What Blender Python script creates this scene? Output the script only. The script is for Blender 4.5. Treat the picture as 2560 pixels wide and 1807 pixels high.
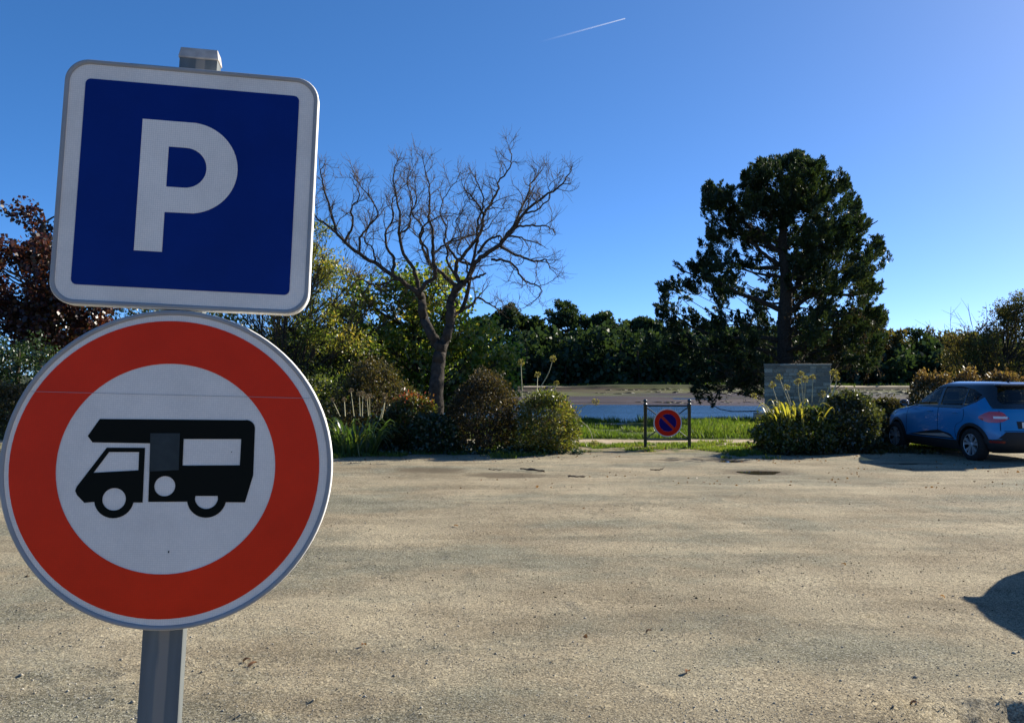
import bpy, bmesh, math, random
import numpy as np
from mathutils import Vector, Matrix, noise as mnoise

for o in list(bpy.data.objects):
    bpy.data.objects.remove(o, do_unlink=True)
S = bpy.context.scene
C = S.collection
rng = np.random.default_rng(11)
random.seed(5)

# ------------------------------------------------------------------ camera
CAMZ = 1.62
FPX, CX, CY = 2130.0, 1280.0, 903.5
PITCH = math.atan((945 - CY) / FPX)
cam = bpy.data.cameras.new('camera')
cam.sensor_width = 36.0
cam.lens = FPX / 2560.0 * 36.0
cam.clip_start = 0.05
cam.clip_end = 80000
camo = bpy.data.objects.new('camera', cam)
C.objects.link(camo)
camo.location = (0, 0, CAMZ)
camo.rotation_euler = (math.pi / 2 + PITCH, 0, 0)
S.camera = camo

# ------------------------------------------------------------------ light
SUN_AZ = math.radians(57)      # right of the viewing direction (+Y)
SUN_EL = math.radians(27)
W = bpy.data.worlds.new('World')
S.world = W
W.use_nodes = True
nt = W.node_tree
sky = nt.nodes.new('ShaderNodeTexSky')
sky.sky_type = 'NISHITA'
sky.sun_disc = False
sky.sun_elevation = SUN_EL
sky.sun_rotation = SUN_AZ
sky.air_density = 0.3
sky.dust_density = 0.2
sky.ozone_density = 5.0
bg = nt.nodes['Background']
bg.inputs['Strength'].default_value = 0.15
gm = nt.nodes.new('ShaderNodeGamma')
gm.inputs[1].default_value = 0.75
hs = nt.nodes.new('ShaderNodeHueSaturation')
hs.inputs['Saturation'].default_value = 1.27
hs.inputs['Hue'].default_value = 0.502
nt.links.new(sky.outputs[0], gm.inputs[0])
nt.links.new(gm.outputs[0], hs.inputs['Color'])
nt.links.new(hs.outputs[0], bg.inputs[0])
sl = bpy.data.lights.new('sun', 'SUN')
sl.energy = 4.4
sl.angle = math.radians(0.5)
sl.color = (1.0, 0.93, 0.80)
so = bpy.data.objects.new('sun', sl)
C.objects.link(so)
SUNV = Vector((math.sin(SUN_AZ) * math.cos(SUN_EL), math.cos(SUN_AZ) * math.cos(SUN_EL), math.sin(SUN_EL)))
so.rotation_euler = SUNV.to_track_quat('Z', 'Y').to_euler()
so.location = (30, 20, 30)
S.view_settings.view_transform = 'Standard'
S.view_settings.look = 'None'
S.view_settings.gamma = 1.0
S.view_settings.exposure = 1.25
S.view_settings.use_curve_mapping = False
S.render.resolution_x = 1024
S.render.resolution_y = 722
S.cycles.max_bounces = 6
S.cycles.transparent_max_bounces = 12


def P(px, py, d):
    """World point at forward distance d for a measured direction of the photograph."""
    a = math.atan((CY - py) / FPX) + PITCH
    # forward component for unit image depth
    fwd = math.cos(PITCH) - (CY - py) / FPX * math.sin(PITCH)
    up = math.sin(PITCH) + (CY - py) / FPX * math.cos(PITCH)
    s = d / fwd
    return Vector(((px - CX) / FPX * s, d, CAMZ + up * s))


# ------------------------------------------------------------------ numpy noise
def _h(ix, iy, iz, seed):
    n = (ix * 374761393 + iy * 668265263 + iz * 2147483647 + seed * 1274126177) & 0xFFFFFFFF
    n = ((n ^ (n >> 13)) * 1274126177) & 0xFFFFFFFF
    n = n ^ (n >> 16)
    return (n & 0xFFFFFF) / float(0xFFFFFF)


def vnoise(x, y, z=None, seed=0):
    x = np.asarray(x, float)
    y = np.asarray(y, float)
    z = np.zeros_like(x) if z is None else np.asarray(z, float)
    xi, yi, zi = np.floor(x).astype(np.int64), np.floor(y).astype(np.int64), np.floor(z).astype(np.int64)
    fx, fy, fz = x - xi, y - yi, z - zi
    fx, fy, fz = (f * f * (3 - 2 * f) for f in (fx, fy, fz))
    r = 0
    for dx in (0, 1):
        for dy in (0, 1):
            for dz in (0, 1):
                w = (fx if dx else 1 - fx) * (fy if dy else 1 - fy) * (fz if dz else 1 - fz)
                r = r + w * _h(xi + dx, yi + dy, zi + dz, seed)
    return r * 2 - 1


def fbm(x, y, z=None, oct=3, seed=0):
    r, a, t = 0, 1.0, 0
    for k in range(oct):
        m = 2.03 ** k
        r = r + a * vnoise(np.asarray(x) * m, np.asarray(y) * m, None if z is None else np.asarray(z) * m, seed + k * 17)
        t += a
        a *= 0.5
    return r / t


def sstep(v, a, b):
    t = np.clip((v - a) / (b - a), 0, 1)
    return t * t * (3 - 2 * t)


# ------------------------------------------------------------------ object helpers
def link(o, parent=None):
    C.objects.link(o)
    if parent is not None:
        o.parent = parent
    return o


def tag(o, label=None, cat=None, group=None, kind=None):
    if label:
        o['label'] = label
    if cat:
        o['category'] = cat
    if group:
        o['group'] = group
    if kind:
        o['kind'] = kind
    return o


def empty(name, loc=(0, 0, 0), rz=0.0):
    o = bpy.data.objects.new(name, None)
    o.empty_display_size = 0.2
    C.objects.link(o)
    o.location = loc
    o.rotation_euler = (0, 0, rz)
    return o


def mesh_np(name, V, F, mat=None, parent=None, smooth=False, attr=None):
    """V (n,3), F (m,k) all faces with the same k, or list of lists."""
    me = bpy.data.meshes.new(name)
    if isinstance(F, np.ndarray):
        V = np.asarray(V, np.float32)
        m, k = F.shape
        me.vertices.add(len(V))
        me.vertices.foreach_set('co', V.ravel())
        me.loops.add(m * k)
        me.loops.foreach_set('vertex_index', F.astype(np.int32).ravel())
        me.polygons.add(m)
        me.polygons.foreach_set('loop_start', np.arange(0, m * k, k, dtype=np.int32))
        me.polygons.foreach_set('loop_total', np.full(m, k, np.int32))
        me.update(calc_edges=True)
        me.validate()
    else:
        me.from_pydata([tuple(v) for v in V], [], F)
        me.update()
    if attr is not None:
        a = me.attributes.new('v', 'FLOAT', 'FACE')
        a.data.foreach_set('value', np.asarray(attr, np.float32))
    if smooth:
        me.polygons.foreach_set('use_smooth', np.ones(len(me.polygons), bool))
    if mat:
        me.materials.append(mat)
    o = bpy.data.objects.new(name, me)
    return link(o, parent)


def obj_bm(name, bm, mat, parent=None, smooth=False):
    me = bpy.data.meshes.new(name)
    bm.normal_update()
    bm.to_mesh(me)
    bm.free()
    if smooth:
        me.polygons.foreach_set('use_smooth', np.ones(len(me.polygons), bool))
    for m in (mat if isinstance(mat, (list, tuple)) else [mat]):
        me.materials.append(m)
    return link(bpy.data.objects.new(name, me), parent)


def box_bm(bm, lo, hi, bevel=0.0):
    lo, hi = Vector(lo), Vector(hi)
    r = bmesh.ops.create_cube(bm, size=1.0)
    for v in r['verts']:
        v.co = Vector(((lo[i] + hi[i]) / 2 + v.co[i] * (hi[i] - lo[i]) for i in range(3)))
    if bevel > 0:
        es = list({e for v in r['verts'] for e in v.link_edges})
        bmesh.ops.bevel(bm, geom=es, offset=bevel, segments=2, affect='EDGES', profile=0.6)


def tubes(polys, sides=5, cap=True):
    """polys: list of (pts (n,3), radii (n,)). Returns V, F(quads)."""
    VV, FF = [], []
    base = 0
    ang = np.arange(sides) * 2 * math.pi / sides
    ca, sa = np.cos(ang), np.sin(ang)
    for pts, rad in polys:
        pts = np.asarray(pts, float)
        n = len(pts)
        if n < 2:
            continue
        rad = np.broadcast_to(np.asarray(rad, float), (n,))
        T = np.gradient(pts, axis=0)
        T /= np.linalg.norm(T, axis=1)[:, None] + 1e-9
        ref = np.array([0.31, 0.87, 0.38])
        if abs(T[0] @ ref) > 0.9:
            ref = np.array([0.9, -0.3, 0.2])
        U = np.cross(T, ref)
        U /= np.linalg.norm(U, axis=1)[:, None] + 1e-9
        B = np.cross(T, U)
        ring = pts[:, None, :] + rad[:, None, None] * (U[:, None, :] * ca[None, :, None] + B[:, None, :] * sa[None, :, None])
        VV.append(ring.reshape(-1, 3))
        i = np.arange(n - 1)[:, None] * sides
        j = np.arange(sides)[None, :]
        j2 = (j + 1) % sides
        q = np.stack([i + j, i + j2, i + sides + j2, i + sides + j], -1).reshape(-1, 4) + base
        FF.append(q)
        base += n * sides
    return np.concatenate(VV), np.concatenate(FF)


def smooth_poly(pts, n):
    """Catmull-Rom resample."""
    p = np.asarray(pts, float)
    m = len(p)
    if m == 2:
        t = np.linspace(0, 1, n)[:, None]
        return p[0] * (1 - t) + p[1] * t
    q = np.vstack([2 * p[0] - p[1], p, 2 * p[-1] - p[-2]])
    out = []
    for u in np.linspace(0, m - 1 - 1e-6, n):
        i = int(u)
        t = u - i
        a, b, c, d = q[i], q[i + 1], q[i + 2], q[i + 3]
        out.append(0.5 * ((2 * b) + (-a + c) * t + (2 * a - 5 * b + 4 * c - d) * t * t + (-a + 3 * b - 3 * c + d) * t ** 3))
    return np.array(out)


def kites(cen, axis, size, aspect=0.5, fold=0.15, rg=rng):
    """Leaf-like kites: base at cen, tip along axis. cen (n,3) axis (n,3) size (n,). Returns V,F quads."""
    n = len(cen)
    axis = axis / (np.linalg.norm(axis, axis=1)[:, None] + 1e-9)
    r = rg.normal(size=(n, 3))
    side = np.cross(axis, r)
    side /= np.linalg.norm(side, axis=1)[:, None] + 1e-9
    nor = np.cross(axis, side)
    s = size[:, None]
    a = np.broadcast_to(np.asarray(aspect, float), (n,))[:, None]
    p0 = cen
    p1 = cen + axis * s * 0.45 + side * s * a * 0.5 + nor * s * fold * 0.5
    p2 = cen + axis * s
    p3 = cen + axis * s * 0.45 - side * s * a * 0.5 + nor * s * fold * 0.5
    V = np.stack([p0, p1, p2, p3], 1).reshape(-1, 3)
    F = np.arange(n * 4).reshape(n, 4)
    return V, F


def rdir(n, rg=rng):
    d = rg.normal(size=(n, 3))
    return d / np.linalg.norm(d, axis=1)[:, None]


# ------------------------------------------------------------------ materials
MATS = {}


def newmat(name):
    m = bpy.data.materials.new(name)
    m.use_nodes = True
    n = m.node_tree
    b = n.nodes['Principled BSDF']
    return m, n, b


def plain(name, col, rough=0.6, metal=0.0, spec=0.5, coat=0.0, noise_amt=0.0, noise_scale=20.0, bump=0.0, bump_scale=200.0):
    m, n, b = newmat(name)
    b.inputs['Base Color'].default_value = (*col, 1)
    b.inputs['Roughness'].default_value = rough
    b.inputs['Metallic'].default_value = metal
    b.inputs['Specular IOR Level'].default_value = spec
    b.inputs['Coat Weight'].default_value = coat
    b.inputs['Coat Roughness'].default_value = 0.05
    tc = n.nodes.new('ShaderNodeTexCoord')
    if noise_amt > 0:
        t = n.nodes.new('ShaderNodeTexNoise')
        t.inputs['Scale'].default_value = noise_scale
        t.inputs['Detail'].default_value = 6
        n.links.new(tc.outputs['Object'], t.inputs['Vector'])
        r = n.nodes.new('ShaderNodeMapRange')
        r.inputs['From Min'].default_value = 0.3
        r.inputs['From Max'].default_value = 0.7
        r.inputs['To Min'].default_value = 1 - noise_amt
        r.inputs['To Max'].default_value = 1 + noise_amt
        n.links.new(t.outputs['Fac'], r.inputs['Value'])
        mx = n.nodes.new('ShaderNodeMix')
        mx.data_type = 'RGBA'
        mx.blend_type = 'MULTIPLY'
        mx.inputs[0].default_value = 1
        mx.inputs[6].default_value = (*col, 1)
        n.links.new(r.outputs[0], mx.inputs[7])
        n.links.new(mx.outputs[2], b.inputs['Base Color'])
    if bump > 0:
        t = n.nodes.new('ShaderNodeTexNoise')
        t.inputs['Scale'].default_value = bump_scale
        t.inputs['Detail'].default_value = 4
        n.links.new(tc.outputs['Object'], t.inputs['Vector'])
        bp = n.nodes.new('ShaderNodeBump')
        bp.inputs['Strength'].default_value = bump
        bp.inputs['Distance'].default_value = 0.02
        n.links.new(t.outputs['Fac'], bp.inputs['Height'])
        n.links.new(bp.outputs[0], b.inputs['Normal'])
    return m


def leafmat(name, cols, trans=0.4, gloss=0.05, rough=0.4):
    """Foliage: per-leaf random value picks a colour, light passes through the blade."""
    m, n, b = newmat(name)
    n.nodes.remove(b)
    out = n.nodes['Material Output']
    at = n.nodes.new('ShaderNodeAttribute')
    at.attribute_name = 'v'
    rp = n.nodes.new('ShaderNodeValToRGB')
    e = rp.color_ramp.elements
    while len(e) > 1:
        e.remove(e[-1])
    for i, c in enumerate(cols):
        p = i / max(1, len(cols) - 1)
        if i == 0:
            e[0].position = 0
            e[0].color = (*c, 1)
        else:
            k = e.new(p)
            k.color = (*c, 1)
    n.links.new(at.outputs['Fac'], rp.inputs['Fac'])
    d = n.nodes.new('ShaderNodeBsdfDiffuse')
    t = n.nodes.new('ShaderNodeBsdfTranslucent')
    g = n.nodes.new('ShaderNodeBsdfGlossy')
    g.inputs['Roughness'].default_value = rough
    g.inputs['Color'].default_value = (0.8, 0.8, 0.8, 1)
    br = n.nodes.new('ShaderNodeMix')
    br.data_type = 'RGBA'
    br.blend_type = 'MULTIPLY'
    br.inputs[0].default_value = 1
    br.inputs[7].default_value = (1.6, 1.6, 0.7, 1)
    n.links.new(rp.outputs[0], br.inputs[6])
    n.links.new(rp.outputs[0], d.inputs['Color'])
    n.links.new(br.outputs[2], t.inputs['Color'])
    m1 = n.nodes.new('ShaderNodeMixShader')
    m1.inputs[0].default_value = trans
    n.links.new(d.outputs[0], m1.inputs[1])
    n.links.new(t.outputs[0], m1.inputs[2])
    m2 = n.nodes.new('ShaderNodeMixShader')
    m2.inputs[0].default_value = gloss
    n.links.new(m1.outputs[0], m2.inputs[1])
    n.links.new(g.outputs[0], m2.inputs[2])
    n.links.new(m2.outputs[0], out.inputs['Surface'])
    return m


def glassmat(name, tint, rough=0.0, mixv=0.12):
    m, n, b = newmat(name)
    n.nodes.remove(b)
    out = n.nodes['Material Output']
    t = n.nodes.new('ShaderNodeBsdfTransparent')
    t.inputs['Color'].default_value = (*tint, 1)
    g = n.nodes.new('ShaderNodeBsdfGlossy')
    g.inputs['Roughness'].default_value = 0.02
    fr = n.nodes.new('ShaderNodeFresnel')
    ge = n.nodes.new('ShaderNodeNewGeometry')
    io = n.nodes.new('ShaderNodeMapRange')
    io.inputs['To Min'].default_value = 1.5
    io.inputs['To Max'].default_value = 1 / 1.5
    n.links.new(ge.outputs['Backfacing'], io.inputs['Value'])
    n.links.new(io.outputs[0], fr.inputs['IOR'])
    mx = n.nodes.new('ShaderNodeMixShader')
    n.links.new(fr.outputs[0], mx.inputs[0])
    n.links.new(t.outputs[0], mx.inputs[1])
    n.links.new(g.outputs[0], mx.inputs[2])
    n.links.new(mx.outputs[0], out.inputs['Surface'])
    return m


# ================================================================== GROUND
PUD = [(4.28, 14.75, 0.42, 0.34), (4.25, 16.7, 0.30, 0.28), (-1.43, 15.1, 0.46, 0.30), (-0.10, 14.4, 0.44, 0.28), (7.55, 16.25, 0.5, 0.16), (3.1, 16.9, .22, .1)]


def terrain(x, y):
    x = np.asarray(x, float)
    y = np.asarray(y, float)
    n1 = fbm(x * 0.12, y * 0.12, oct=2, seed=3)
    n2 = fbm(x * 0.55, y * 0.55, oct=3, seed=8)
    z = 0.022 * n2 + 0.006 * fbm(x * 3.0, y * 4.0, oct=2, seed=21)
    near = 1 - sstep(y, 9, 20)
    z = z + near * 0.0035 * fbm(x * 14, y * 14, oct=2, seed=31)
    # hummocky grass behind the barrier
    hm = sstep(y, 22.8, 25) * (1 - sstep(y, 32, 39))
    z = z + hm * (0.07 + 0.24 * fbm(x * 0.45, y * 0.55, oct=3, seed=40))
    # down to the water
    z = z + (-0.85) * sstep(y + 2.0 * n1, 28.0, 40.5)
    # mud flat rising again
    z = z + 0.36 * sstep(y + 5 * fbm(x * 0.05, y * 0.05, oct=2, seed=50), 57, 72)
    z = z + 0.22 * sstep(y, 72, 140) + 0.09 * fbm(x * 0.11, y * 0.16, oct=4, seed=61) * sstep(y, 50, 70)
    sc = y + 5.0 * fbm(x * 0.05, y * 0.0 + 3, oct=4, seed=70)
    z = z + (0.66 + 0.42 * fbm(x * 0.05, y * 0, oct=3, seed=77)) * sstep(sc, 139, 141.5)
    z = z + 1.9 * sstep(y, 147, 190)
    z = z + .30 * np.clip(fbm(x * .045, y * .22, oct=3, seed=130) - .12, 0, 1) * sstep(y, 46, 52) * (1 - sstep(y, 60, 66))
    for (a, b, rx, ry) in PUD:
        g = np.exp(-(((x - a) / rx) ** 2 + ((y - b) / ry) ** 2) * (1 + 0.35 * vnoise(x * 5, y * 5, seed=90)))
        z = z * (1 - g) - (0.034 if ry > .29 and a > 0 else .022) * g
    # churned wheel rut at the right front
    dx, dy = (x - 2.33) / 0.26, (y - 4.10) / 0.12
    g = np.exp(-(dx * dx + dy * dy))
    z = z - 0.10 * g * (0.7 + 0.5 * fbm(x * 11, y * 11, oct=2, seed=101))
    ring = np.exp(-((np.sqrt(dx * dx + dy * dy) - 1.5) ** 2) * 5)
    z = z + 0.030 * ring * (0.6 + fbm(x * 9, y * 12, oct=3, seed=103))
    # tread ribs beside it
    g2 = np.exp(-(((x - 1.92) / 0.22) ** 2 + ((y - 4.20) / 0.2) ** 2))
    z = z + 0.017 * g2 * np.sin((x * 0.5 + y) * 95)
    for (a, b, s) in ((2.42, 5.82, .09), (3.75, 6.5, .16), (2.05, 6.9, .13), (2.9, 4.55, .12)):
        g3 = np.exp(-(((x - a) / s) ** 2 + ((y - b) / (s * .8)) ** 2))
        z = z + 0.015 * g3 * np.sin((x * 0.9 + y * 0.5) * 85)
    # wheel tracks sweeping across the lot
    for c0, c1, c2 in ((5.3, .34, .018), (6.95, .36, .018), (8.8, .22, -.012), (10.4, .23, -.012), (12.6, .10, .01), (14.1, .10, .01)):
        f = (y - (c0 + c1 * x + c2 * x * x)) / (.055 + .011 * y)
        br_ = np.clip(fbm(x * .6, y * .6 + c0, oct=2, seed=120) + .25, 0, 1)
        z = z + br_ * (-.016 * np.exp(-f * f) + .009 * np.exp(-(np.abs(f) - 1.5) ** 2 * 4)) * (1 + .5 * vnoise(x * 16, y * 16, seed=127))
    # clods
    cl = np.clip(vnoise(x * 9, y * 9, seed=111) - 0.62, 0, 1) * np.clip(fbm(x * 0.7, y * 0.7, seed=113) + .1, 0, 1)
    z = z + near * 0.10 * cl
    return z


def axis_lines(segs):
    out = [segs[0][0]]
    for a, b, st0, st1 in segs:
        v = a
        while v < b - 1e-6:
            t = (v - a) / (b - a)
            v += st0 + (st1 - st0) * t
            out.append(min(v, b))
    return np.array(out)


xs = axis_lines([(0, 4.5, .034, .036), (4.5, 12, .05, .09), (12, 40, .15, .9), (40, 160, 1.2, 6), (160, 4000, 30, 500)])
xs = np.concatenate([-xs[:0:-1], xs])
ys = axis_lines([(-60, -6, 12, 4), (-6, 3.4, 1.2, .2), (3.4, 8, .026, .04), (8, 24, .06, .11), (24, 42, .15, .3), (42, 75, .5, .9), (75, 137, 1.2, 1.6), (137, 145, .4, .5), (145, 200, 1.5, 6), (200, 6000, 15, 900)])
GX, GY = np.meshgrid(xs, ys)
GZ = terrain(GX, GY)
V = np.stack([GX, GY, GZ], -1).reshape(-1, 3)
nx, ny = len(xs), len(ys)
ii = np.arange(ny - 1)[:, None] * nx + np.arange(nx - 1)[None, :]
F = np.stack([ii, ii + 1, ii + nx + 1, ii + nx], -1).reshape(-1, 4)


def ground_mat():
    m, n, b = newmat('ground')
    N, L = n.nodes, n.links
    geo = N.new('ShaderNodeNewGeometry')
    sep = N.new('ShaderNodeSeparateXYZ')
    L.new(geo.outputs['Position'], sep.inputs[0])

    def nz(scale, detail=4, rough=0.55, sx=1, sy=1, seed=0.0, rot=0.0, dist=0.0):
        mp = N.new('ShaderNodeMapping')
        mp.inputs['Scale'].default_value = (sx, sy, 1)
        mp.inputs['Rotation'].default_value = (0, 0, rot)
        mp.inputs['Location'].default_value = (seed, seed * 1.7, 0)
        L.new(geo.outputs['Position'], mp.inputs[0])
        t = N.new('ShaderNodeTexNoise')
        t.inputs['Scale'].default_value = scale
        t.inputs['Detail'].default_value = detail
        t.inputs['Roughness'].default_value = rough
        t.inputs['Distortion'].default_value = dist
        L.new(mp.outputs[0], t.inputs['Vector'])
        return t.outputs['Fac']

    def mr(v, a, b_, c=0.0, d=1.0):
        r = N.new('ShaderNodeMapRange')
        r.interpolation_type = 'SMOOTHSTEP'
        r.inputs['From Min'].default_value = a
        r.inputs['From Max'].default_value = b_
        r.inputs['To Min'].default_value = c
        r.inputs['To Max'].default_value = d
        L.new(v, r.inputs['Value'])
        return r.outputs[0]

    def mix(f, a, b_, mode='MIX'):
        x = N.new('ShaderNodeMix')
        x.data_type = 'RGBA'
        x.blend_type = mode
        if isinstance(f, float):
            x.inputs[0].default_value = f
        else:
            L.new(f, x.inputs[0])
        for k, v in ((6, a), (7, b_)):
            if isinstance(v, tuple):
                x.inputs[k].default_value = (*v, 1)
            else:
                L.new(v, x.inputs[k])
        return x.outputs[2]

    def math_(op, a, b_):
        x = N.new('ShaderNodeMath')
        x.operation = op
        for k, v in ((0, a), (1, b_)):
            if isinstance(v, (int, float)):
                x.inputs[k].default_value = v
            else:
                L.new(v, x.inputs[k])
        return x.outputs[0]

    y = sep.outputs['Y']
    x = sep.outputs['X']
    # --- gravel lot: tan sand with grey-green gravel bands
    sand = mix(mr(nz(.8, 6, .65, 1, .8, 7, .4), .35, .65), (.236, .192, .123), (.315, .266, .176))
    grey = mix(mr(nz(2.2, 4, .6, 1, 1, 13), .35, .65), (.155, .144, .098), (.222, .207, .143))
    band = mr(nz(.58, 8, .68, .6, 1.0, 3, -1.10, .25), .44, .64)
    lot = mix(band, sand, grey)
    brown = mr(nz(.5, 5, .6, 1, .9, 29, .1, .3), .56, .72)
    lot = mix(math_('MULTIPLY', brown, .55), lot, (.20, .150, .092))
    # grains
    grain = nz(85, 4, .8, 1, 1, 1)
    lot = mix(1.0, lot, mr(grain, .33, .67, .35, 1.62), 'MULTIPLY')
    lot = mix(1.0, lot, mr(nz(38, 5, .8, 1, 1, 9), .32, .68, .62, 1.36), 'MULTIPLY')
    lot = mix(mr(nz(19, 6, .8, 1, 1, 17), .585, .66, 0, .7), lot, (.085, .070, .048))
    trk = nz(1.0, 5, .6, .25, 1.8, 91, -1.15, .4)
    lot = mix(1.0, lot, mr(trk, .36, .62, .86, 1.12), 'MULTIPLY')
    coarse = mr(nz(52, 3, .75, 1, 1, 23), .545, .60)
    lot = mix(math_('MULTIPLY', math_('MULTIPLY', coarse, band), .75), lot, (.075, .072, .055))
    coarse2 = mr(nz(60, 3, .75, 1, 1, 37), .565, .62)
    lot = mix(math_('MULTIPLY', math_('MULTIPLY', coarse2, mr(band, 0, 1, .35, 1)), .6), lot, (.52, .49, .40))
    # damp sunken spots
    damp = None
    for (a, c, rx, ry) in PUD:
        dx = math_('DIVIDE', math_('SUBTRACT', x, a), rx * 1.6)
        dy = math_('DIVIDE', math_('SUBTRACT', y, c), ry * 1.7)
        d2 = math_('ADD', math_('MULTIPLY', dx, dx), math_('MULTIPLY', dy, dy))
        d2 = math_('ADD', d2, math_('MULTIPLY', math_('SUBTRACT', nz(5, 3, .6, 1, 1, 5), .5), 1.6))
        w = mr(d2, .35, 1.15, 1, 0)
        damp = w if damp is None else math_('MAXIMUM', damp, w)
    lot = mix(math_('MULTIPLY', damp, .8), lot, (.115, .088, .055))
    # --- verge, path, grass, mud, far bank
    verge = mix(mr(nz(2.6, 5, .7, 1, 1, 33), .44, .58), (.27, .215, .13), (.085, .10, .034))
    path = mix(mr(nz(2, 4, .6, 1, 1, 41), .4, .6), (.36, .285, .185), (.44, .35, .24))
    turf = mix(mr(nz(1.3, 5, .6, 1, 1, 45), .4, .6), (.055, .080, .022), (.10, .125, .036))
    mud = mix(mr(nz(.13, 5, .6, .35, 1, 51), .42, .6), (.038, .027, .020), (.072, .050, .037))
    algae = mr(nz(.045, 6, .7, .6, 2.2, 57), .44, .54)
    algy = math_('MULTIPLY', algae, mr(y, 84, 106))
    pale = math_('MULTIPLY', mr(nz(.06, 5, .65, .3, 2.4, 59), .56, .62), mr(y, 60, 70))
    mud = mix(pale, mud, (.105, .085, .066))
    mud = mix(algy, mud, (.095, .100, .030))
    farb = mix(mr(nz(.25, 5, .6, .6, 1, 61), .4, .6), (.022, .030, .014), (.045, .052, .022))  # far bank greens darkened to stand in for shade from the wood
    crest = math_('MULTIPLY', mr(math_('ADD', y, math_('MULTIPLY', nz(.07, 4, .6, 1, 1, 65), 8)), 144, 150, 1, 0), math_('MAXIMUM', mr(math_('ADD', x, math_('MULTIPLY', nz(.1, 3, .6, 1, 1, 66), 20)), 50, 62), mr(math_('ADD', x, math_('MULTIPLY', nz(.1, 3, .6, 1, 1, 68), 20)), 20, 14)))
    farb = mix(crest, farb, (.42, .35, .25))
    wob = lambda amp, s, sc=.9: math_('ADD', y, math_('MULTIPLY', math_('SUBTRACT', nz(sc, 5, .65, 1, 1, s), .5), amp))
    c = mix(mr(wob(2.6, 71), 18.2, 18.9), lot, verge)
    c = mix(mr(wob(1.5, 73), 21.0, 21.6), c, path)
    c = mix(mr(wob(1.8, 75), 22.3, 22.8), c, turf)
    c = mix(mr(wob(2.0, 77), 37.5, 39.5), c, mud)
    c = mix(mr(sep.outputs['Z'], .02, .12, 0, 1), c, c)
    isfar = mr(y, 136, 139)
    up = mr(sep.outputs['Z'], .10, .24)
    scarp = mix(up, (.035, .028, .02), farb)
    c = mix(isfar, c, scarp)
    L.new(c, b.inputs['Base Color'])
    # gloss: wet mud and damp hollows
    wet = math_('MULTIPLY', mr(y, 40, 44), mr(y, 136, 139, 1, 0))
    wet = math_('MULTIPLY', wet, mr(nz(.10, 5, .6, .3, 1.2, 81), .38, .6, .35, 1))
    wet = math_('MAXIMUM', wet, math_('MULTIPLY', damp, .55))
    L.new(mr(wet, 0, 1, .95, .5), b.inputs['Roughness'])
    L.new(mr(wet, 0, 1, .12, .10), b.inputs['Specular IOR Level'])
    bp = N.new('ShaderNodeBump')
    bp.inputs['Strength'].default_value = 0.75
    bp.inputs['Distance'].default_value = 0.012
    hh = math_('ADD', math_('MULTIPLY', nz(30, 5, .8, 1, 1, 2), 1.3), math_('MULTIPLY', nz(90, 3, .7, 1, 1, 4), .8))
    hh = math_('ADD', hh, math_('MULTIPLY', nz(7, 4, .6, 1, 1, 6), 1.2))
    L.new(hh, bp.inputs['Height'])
    L.new(bp.outputs[0], b.inputs['Normal'])
    return m


g = mesh_np('ground', V, F, ground_mat(), smooth=True)
tag(g, 'sandy gravel car park ground running down to the mud flats', kind='structure')

# water
m, n, b = newmat('water')
b.inputs['Base Color'].default_value = (.015, .045, .085, 1)
b.inputs['Roughness'].default_value = 0.16
b.inputs['IOR'].default_value = 1.33
tc = n.nodes.new('ShaderNodeNewGeometry')
mp = n.nodes.new('ShaderNodeMapping')
mp.inputs['Scale'].default_value = (.9, 2.2, 1)
n.links.new(tc.outputs['Position'], mp.inputs[0])
t = n.nodes.new('ShaderNodeTexNoise')
t.inputs['Scale'].default_value = 2.2
t.inputs['Detail'].default_value = 5
n.links.new(mp.outputs[0], t.inputs['Vector'])
bp = n.nodes.new('ShaderNodeBump')
bp.inputs['Strength'].default_value = 1.0
bp.inputs['Distance'].default_value = 0.16
mp2 = n.nodes.new('ShaderNodeMapping')
mp2.inputs['Scale'].default_value = (.05, .55, 1)
n.links.new(tc.outputs['Position'], mp2.inputs[0])
t2 = n.nodes.new('ShaderNodeTexNoise')
t2.inputs['Scale'].default_value = 1.0
t2.inputs['Detail'].default_value = 5
n.links.new(mp2.outputs[0], t2.inputs['Vector'])
r2 = n.nodes.new('ShaderNodeMapRange')
r2.inputs['From Min'].default_value = .38
r2.inputs['From Max'].default_value = .62
r2.inputs['To Min'].default_value = .15
r2.inputs['To Max'].default_value = 1.0
n.links.new(t2.outputs['Fac'], r2.inputs[0])
n.links.new(r2.outputs[0], bp.inputs['Strength'])
n.links.new(t.outputs['Fac'], bp.inputs['Height'])
n.links.new(bp.outputs[0], b.inputs['Normal'])
MATS['water'] = m
wx = np.linspace(-400, 600, 41)
wy = np.linspace(30, 137, 31)
A, B = np.meshgrid(wx, wy)
V = np.stack([A, B, np.full_like(A, -0.5)], -1).reshape(-1, 3)
ii = np.arange(30)[:, None] * 41 + np.arange(40)[None, :]
F = np.stack([ii, ii + 1, ii + 42, ii + 41], -1).reshape(-1, 4)
tag(mesh_np('water', V, F, m), 'blue tidal water lying between grass bank and mud flat', kind='structure')

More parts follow.
